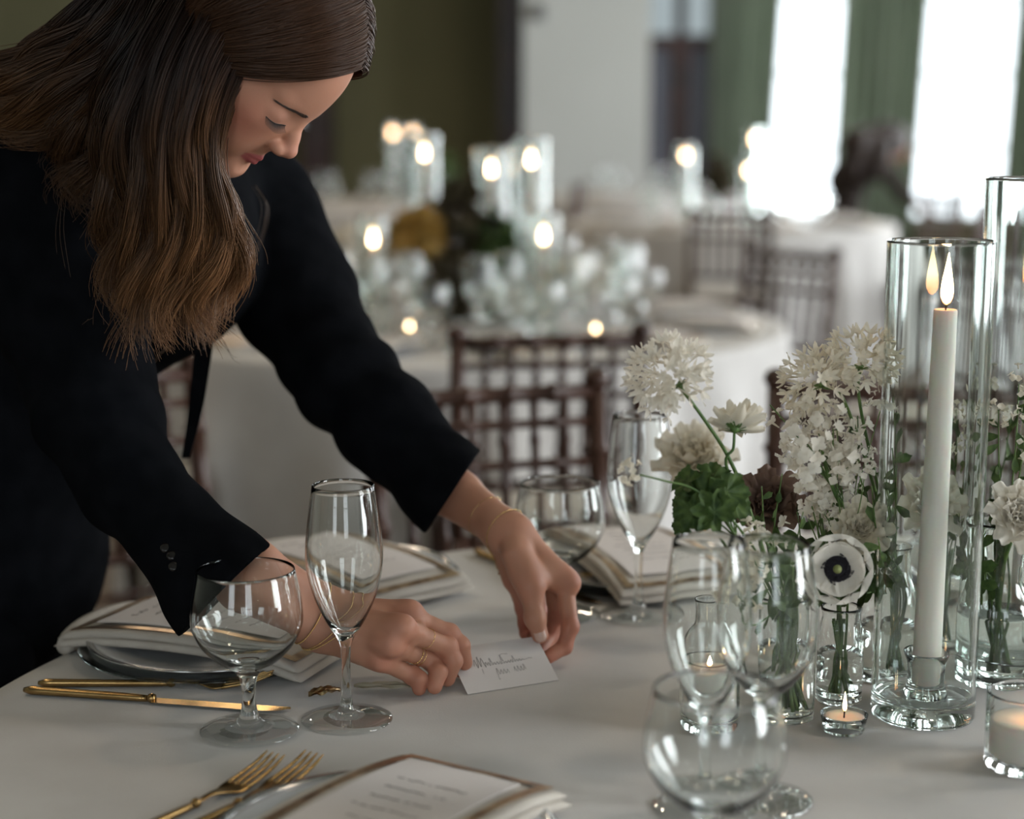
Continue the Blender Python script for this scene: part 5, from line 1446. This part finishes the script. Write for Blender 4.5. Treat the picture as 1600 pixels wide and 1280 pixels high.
for px, py, d, r, ax_, sd in ((1098, 782, 1.59, .024, (-.5, -.6, .5), 1), (1136, 768, 1.60, .021, (.4, -.7, .5), 2), (1116, 800, 1.575, .020, (.1, -.9, .25), 7), (1090, 758, 1.61, .018, (-.2, -.3, .9), 8), (1150, 790, 1.62, .018, (.6, -.5, .3), 9), (1072, 790, 1.60, .016, (-.8, -.5, .2), 10), (1075, 752, 1.60, .017, (-.7, -.3, .6), 3), (1112, 748, 1.62, .018, (0, -.5, .8), 4), (1068, 822, 1.60, .012, (-.7, -.6, .1), 5), (1085, 800, 1.58, .018, (-.4, -.9, .2), 6)):
    c = P(px, py, d); gleaf(c, ax_, r, lf, sd); MB().add(*tube(cr([root_, mid(root_, c) + [0, 0, .004], c], 8), .0008, 5)).build('leaf_stalk', M['green'], lf)
# loose foliage in the jars and around the vases: narrow leaves
def sprig(label, base, tips, seed, L=.020, nleaf=7, fl=None, m_='leaf'):
    t = empty('foliage_sprig', (0, 0, 0), 0, label, 'leaves', 'green sprigs of the centrepiece'); r_ = np.random.default_rng(seed)
    ms = MB(); Ms = []; Fm = []
    for e in tips:
        e = np.array(e); c = cr([np.array(base) + [0, 0, .02], np.array(base) + [r_.normal() * .006, r_.normal() * .006, .10], mid(base, e, .75) + r_.normal(size=3) * .006, e], 24)
        ms.add(*tube(c, np.linspace(.0014, .0006, 24), 6))
        for k in range(nleaf):
            i = int(11 + 12 * k / nleaf); d = r_.normal(size=3); d[2] = abs(d[2]) * .6 + .2; Ms.append(np.array(basis(np.cross(d, [0.3, .2, 1]), r_.uniform(0, 6), r_.uniform(.7, 1.2), c[i])))
        if fl is not None:
            for k in range(10): d = r_.normal(size=3); Fm.append(np.array(basis(d, 0, r_.uniform(.8, 1.2), e + d * .006)))
    ms.build('stem', M['green'], t)
    v, f = petal(L, L * .24, .2, .04, 5, 2, .7, seed); V_, F_ = insts(v, f, Ms); mesh_obj('leaves', V_, F_, M[m_], t)
    if fl is not None: V_, F_ = insts(fl[0], fl[1], Fm); mesh_obj('small_blooms', V_, F_, M['cream'], t)
sprig('leafy green sprig with cream specks behind the two cylinder vases', j6, [P(1500, 640, 1.82), P(1545, 600, 1.85), P(1478, 690, 1.80), P(1580, 650, 1.84), P(1520, 690, 1.83)], 1, .018, 10, FLs)
sprig('bright green sprig at the right edge above the carnation', j4, [P(1592, 600, 1.74), P(1560, 640, 1.74), P(1612, 640, 1.72), P(1600, 700, 1.74)], 2, .020, 9, FLs)
sprig('green foliage behind the anemone, rising beside the front vase', j3, [P(1362, 760, 1.64), P(1395, 700, 1.66), P(1340, 650, 1.68), P(1390, 620, 1.70), P(1372, 840, 1.62)], 3, .018, 8)
sprig('dense dark leaves filling the gaps between the anemone and the white cluster', j3, [P(1245, 800, 1.74), P(1285, 830, 1.75), P(1320, 790, 1.76), P(1350, 880, 1.72), P(1262, 860, 1.74), P(1375, 800, 1.73), P(1300, 750, 1.75), P(1232, 880, 1.72)], 8, .024, 12)
sprig('dark leaves around the mouth of the bulbous jar', j4, [P(1540, 830, 1.72), P(1520, 850, 1.74), P(1505, 800, 1.78), P(1575, 780, 1.76)], 9, .024, 9)
sprig('slim dark green leaves at the mouth of the straight jar', j1, [P(1205, 835, 1.60), P(1240, 850, 1.60), P(1255, 800, 1.62), P(1175, 870, 1.60)], 4, .022, 7)
sprig('pale grassy blades beside the cream underside bloom', j1, [P(1190, 760, 1.66), P(1222, 740, 1.66)], 5, .016, 6)
sprig('white-specked sprig seen through the blurred wine glass', j1, [P(1170, 885, 1.60), P(1160, 915, 1.59), P(1185, 850, 1.61)], 6, .012, 5, FL4)
# bundles of stems standing in each jar
for nm_, (bp, rr, hh, n_) in {'straight jar': (j1, .018, .10, 11), 'ribbed-foot jar': (j2, .013, .075, 8), 'clear bottle beside the front vase': (j3, .013, .10, 8), 'bulbous jar at the right edge': (j4, .013, .13, 6), 'jar behind the front vase': (j6, .018, .10, 8)}.items():
    mb = MB(); r_ = np.random.default_rng(len(nm_))
    for k in range(n_):
        a = r_.uniform(0, 6.28); a2 = a + r_.uniform(2, 4); q = rr * math.sqrt(r_.uniform(.1, 1))
        mb.add(*tube(cr([bp + [math.cos(a) * q, math.sin(a) * q, .010], bp + [0, 0, hh * .6], bp + [math.cos(a2) * q * .7, math.sin(a2) * q * .7, hh * 1.12]], 10), .0022 if 'bulbous' in nm_ else .0017, 7))
    tag(mb.build('cut_stems', M['green']), 'bundle of green cut stems standing in the ' + nm_, 'stems', kind='stuff')
# ------------------------------------------------------------------ things on the far tables
def far_glass(name, prof, k1, k2, src):
    return src
WHERE = {225: 'at its near left, beside the black sleeve', 252: 'at its near side, left of the chair back', 285: 'at its near side, behind the chair back', 315: 'at its near right', 345: 'at its right end',
         20: 'at its far right', 60: 'on its far side, right of the middle', 110: 'on its far side, left of the middle', 150: 'at its far left', 190: 'at its left end, under the falling hair'}
def seat_row(Tc, angs, tb, glasses=True, menus=True, spread=.0):
    for a_ in angs:
        wh = ' ' + (WHERE[a_] if tb == mid_ else {240: 'at its near left', 285: 'at its near middle', 330: 'at its near right', 20: 'at its far right', 200: 'at its left end', 230: 'at its near left', 275: 'at its near middle', 320: 'at its near right', 250: 'on its left half', 300: 'on its right half'}[a_])
        a = R(a_); cx = Tc[0] + .70 * math.cos(a); cyy = Tc[1] + .70 * math.sin(a); side = R(a_ + 90)
        g = tb
        p_ = copy_tree(plate); place(p_, (cx, cyy, Z), 0, 'white plate on %s' % g + wh, 'plates on %s' % g)
        n_ = copy_tree(nap); place(n_, (cx, cyy, Z + .0165), a + PI, 'cream napkin on %s' % g + wh, 'napkins on %s' % g)
        m_ = copy_tree(menu); place(m_, (cx, cyy, Z + .0355), a + PI, 'menu card on %s' % g + wh, 'menus on %s' % g)
        if glasses:
            for src, nm, rr, dd in ((gob, 'goblet', .52, .10), (flu, 'flute', .46, .02), (win, 'wine glass', .50, -.07)):
                x = Tc[0] + rr * math.cos(a) + dd * math.cos(side); y = Tc[1] + rr * math.sin(a) + dd * math.sin(side)
                c = copy_tree(src); place(c, (x, y, Z), 0, 'clear %s on %s' % (nm, g) + wh, '%s on %s' % ({'goblet': 'goblets', 'flute': 'flutes', 'wine glass': 'wine glasses'}[nm], g))
def hurricane(x, y, r, h, ch, tb, lit=True, which=''):
    fm = 'flamefar' if y < 7 else 'flamevfar'
    cylinder('glass_vase', x, y, r, h, .003, .012, 'blurred cylinder vase %s' % which, 40)
    candle('taper_candle', x, y, Z + .0125, .0125, .0105, ch, 'blurred lit taper candle %s' % which, .045, .0085, fl=fm)
M['flamevfar'] = emit_mat('very bright candle flame', (1.0, .60, .34), 160); M['flamefar'] = emit_mat('bright candle flame', (1.0, .66, .38), 45)
def fx(px, y_, z=Z):
    """world x of picture column px at world depth y_ """
    d = y_ * math.cos(TH) + (CAMZ - z) * math.sin(TH); return (px - 800) / FPX * d
mid_ = 'the middle table'
seat_row(T2, (225, 252, 285, 315, 345, 20, 60, 110, 150, 190), mid_)
seat_row(T3, (240, 285, 330, 20, 200), 'the far table near the windows')
seat_row(T4, (230, 275, 320), 'the table by the olive wall')
seat_row(T5, (250, 300), 'the farthest table by the pier')
# middle-table candles
for px, y_, ztop, r, w_ in ((829, 4.95, .47, .050, 'with the brightest tall flame on the middle table'), (849, 4.72, .27, .048, 'with the lower bright flame on the middle table'), (768, 5.10, .44, .050, 'between the dark bloom and the brightest flame'), (585, 4.75, .26, .045, 'with the low flame nearest the black sleeve')):
    hurricane(fx(px, y_), y_, r, ztop + .06, ztop - .035, mid_, True, w_)
for px, y_, zf, w_ in ((665, 7.9, 0, ''),): pass
def stand(px, py, y_, r, label):
    """candle whose flame shows at picture row py"""
    drop = y_ * math.tan(TH + math.atan((py - 640) / FPX)); zf = CAMZ - drop; h = zf - .02 - Z
    if h < .05: h = .05
    hurricane(fx(px, y_), y_, r, h + .08, h - .012, '', True, label)
stand(665, 240, 5.25, .045, 'with the mid-height flame above the mustard flowers')
stand(615, 208, 12.1, .05, 'with the left one of the twin flames by the olive wall')
stand(646, 209, 12.15, .05, 'with the right one of the twin flames by the olive wall')
stand(1070, 243, 9.8, .05, 'with the left flame on the far table near the windows')
stand(1168, 267, 9.9, .05, 'with the right lower flame on the far table near the windows')
stand(1177, 218, 10.3, .045, 'with the faint flame against the bright far window')
for px, y_, w_ in ((716, 4.35, 'front middle'), (930, 4.45, 'front right'), (640, 4.5, 'front left')):
    x = fx(px, y_); cylinder('votive_glass', x, y_, .033, .06, .0025, .007, 'blurred votive glass at the %s of the middle table' % w_, 32)
    candle('votive_candle', x, y_, Z + .0075, .029, .029, .03, 'blurred votive candle at the %s of the middle table' % w_, .014, .004, fl='flamefar')
# flower masses
def mass(name, label, px, y_, z0, z1, rad, m_, n, seed, fl, parts=None, x=None):
    t = flower(name, label, 0); x = fx(px, y_) if x is None else x; r_ = np.random.default_rng(seed); Ms = []
    for k in range(n):
        d = r_.normal(size=3); d /= np.linalg.norm(d); q = r_.uniform(.4, 1) ** .5
        c = np.array([x + d[0] * rad * q, y_ + d[1] * rad * q, (z0 + z1) / 2 + d[2] * (z1 - z0) / 2 * q]); Ms.append(np.array(basis(d + r_.normal(size=3) * .3, r_.uniform(0, 6), r_.uniform(.8, 1.3), c)))
    V_, F_ = insts(fl[0], fl[1], Ms); mesh_obj('bloom', V_, F_, M[m_], t)
    stem([(x, y_, Z + .02), (x + .004, y_, Z + .10), (x, y_, (z0 + z1) / 2)], .004, .003, t)
    return t
BIG = floret(7, .034, .014, .3, .0, .12, 21); LFT = floret(3, .045, .012, .3, 0, .1, 30)
M['darkleaf'] = petal_mat('dark brown-green foliage', (.07, .06, .03), (.05, .035, .02), .15, 30)
mass('mustard_flower', 'blurred mustard-yellow flower ball on the middle table', 655, 5.0, .94, 1.06, .075, 'mustard', 60, 1, BIG)
mass('dark_foliage', 'tall blurred dark brown-green foliage in the middle of the middle table', 722, 5.05, .88, 1.18, .06, 'darkleaf', 110, 2, LFT)
mass('dark_foliage', 'low blurred dark foliage bunch below the tall one on the middle table', 705, 4.85, .78, .95, .06, 'darkleaf', 70, 6, LFT)
mass('green_foliage', 'blurred green leaves right of the dark foliage on the middle table', 768, 5.05, .90, 1.06, .07, 'leaf', 60, 3, LFT)
mass('white_flower', 'blurred white blossoms at the left of the middle table', 560, 5.1, .88, 1.02, .10, 'white', 60, 4, BIG)
mass('white_flower', 'blurred white blossoms at the right of the middle table', 905, 5.15, .80, .92, .09, 'white', 50, 5, BIG)
mass('dark_foliage', 'blurred dark foliage in a vase on the far table near the windows', 1120, 10.0, .86, 1.12, .07, 'darkleaf', 90, 7, LFT)
mass('green_foliage', 'blurred foliage on the table by the olive wall', 690, 12.3, .85, 1.10, .12, 'leaf', 80, 8, LFT)
for px, y_, lb in ((722, 5.05, 'under the tall dark foliage'), (655, 5.0, 'under the mustard flower ball'), (768, 5.05, 'under the green leaves'), (560, 5.1, 'under the white blossoms at left'), (905, 5.15, 'under the white blossoms at right')):
    pr = [(.03, 0), (.033, .004), (.035, .06), (.028, .10), (.024, .13)]; o_ = [tuple(q) for q in cr(np.array(pr), 14)]; inn = [(r - .002, z) for r, z in o_ if z > .006][::-1]
    o = MB().add(*lathe([(0, 0)] + o_ + inn + [(0, .006)], 28)).build('flower_jar', M['glass']); o.location = (fx(px, y_), y_, Z); tag(o, 'blurred clear jar on the middle table ' + lb, 'vase')

# ------------------------------------------------------------------ bending person by the far window
bp = empty('person', (2.62, 11.7, 0), 0, 'blurred brown-haired person in dark clothes bending down before the far windows', 'person')
BI = Matrix.Translation((-2.62, -11.7, 0))
DKC = noise_col(mat('dark brown clothes', (.02, .013, .01), .9), (.016, .01, .008), (.026, .017, .012), 8, 2)
def bq(px, py, d): return P(px, py, d)
d0 = 11.6
hipb = np.array([2.30, 11.95, .92])
def bbody(p):
    hd = bq(1400, 228, d0)
    d = ell(p, hd, (.085, .095, .115)); sh1 = bq(1335, 238, d0 + .1); sh2 = bq(1378, 262, d0 - .2)
    d = smin(d, cap(p, hd, mid(sh1, sh2), .05, .06), .03)
    d = smin(d, cap(p, sh1, sh2, .06, .06), .04)
    d = smin(d, cap(p, mid(sh1, sh2), hipb, .11, .13), .06)
    d = smin(d, cap(p, sh2, bq(1408, 300, d0 - .25), .042, .036), .03); d = smin(d, cap(p, bq(1408, 300, d0 - .25), bq(1448, 330, d0 - .3), .034, .024), .02)
    d = smin(d, cap(p, bq(1448, 330, d0 - .3), bq(1458, 340, d0 - .32), .026, .016), .02)
    for s_ in (-.09, .09):
        d = smin(d, cap(p, hipb + [0, s_, 0], (hipb[0] - .02, hipb[1] + s_, .48), .085, .06), .04); d = smin(d, cap(p, (hipb[0] - .02, hipb[1] + s_, .48), (hipb[0] - .05, hipb[1] + s_, .06), .058, .04), .03)
        d = smin(d, cap(p, (hipb[0] - .05, hipb[1] + s_, .035), (hipb[0] + .10, hipb[1] + s_, .03), .034, .028), .02)
    return d
v, f = sdf_mesh(bbody, (1.9, 11.0, 0), (3.1, 12.4, 1.7), .012)
o = mesh_obj('body', v, f, SKIN); o.parent = bp; o.matrix_parent_inverse = BI; set_tone(o, np.tile((.36, .2, .14), (len(v), 1)))
def bcl(p):
    d = bbody(p) - .014; hd = bq(1400, 228, d0)
    d = smax(d, -(ell(p, hd, (.12, .13, .15))), .01); return smax(smax(d, .10 - p[:, 2], .01), -cap(p, bq(1440, 324, d0 - .29), bq(1475, 352, d0 - .34), .05, .06), .01)
v, f = sdf_mesh(bcl, (1.9, 11.0, 0), (3.1, 12.4, 1.7), .012); o = mesh_obj('clothing', v, f, DKC); o.parent = bp; o.matrix_parent_inverse = BI
# hair: long mass hanging over shoulder and back
def bhair(p):
    hd = bq(1397, 222, d0); d = ell(p, hd, (.105, .115, .125))
    d = smin(d, cap(p, bq(1385, 212, d0 - .05), bq(1338, 226, d0 - .15), .095, .10), .06)
    d = smin(d, cap(p, bq(1340, 225, d0 - .18), bq(1332, 268, d0 - .2), .10, .055), .06)
    d = smin(d, cap(p, bq(1378, 230, d0 - .2), bq(1368, 272, d0 - .22), .075, .05), .05)
    d = smax(d, -ell(p, bq(1415, 250, d0), (.07, .12, .07)), .02)
    return d - .006 * wob(p, 30, 4)
v, f = sdf_mesh(bhair, (1.8, 10.9, .7), (3.1, 12.2, 1.7), .008); o = mesh_obj('hair', v, f, HAIRM); o.parent = bp; o.matrix_parent_inverse = BI; set_tone(o, np.tile((.02, .011, .007), (len(v), 1)))
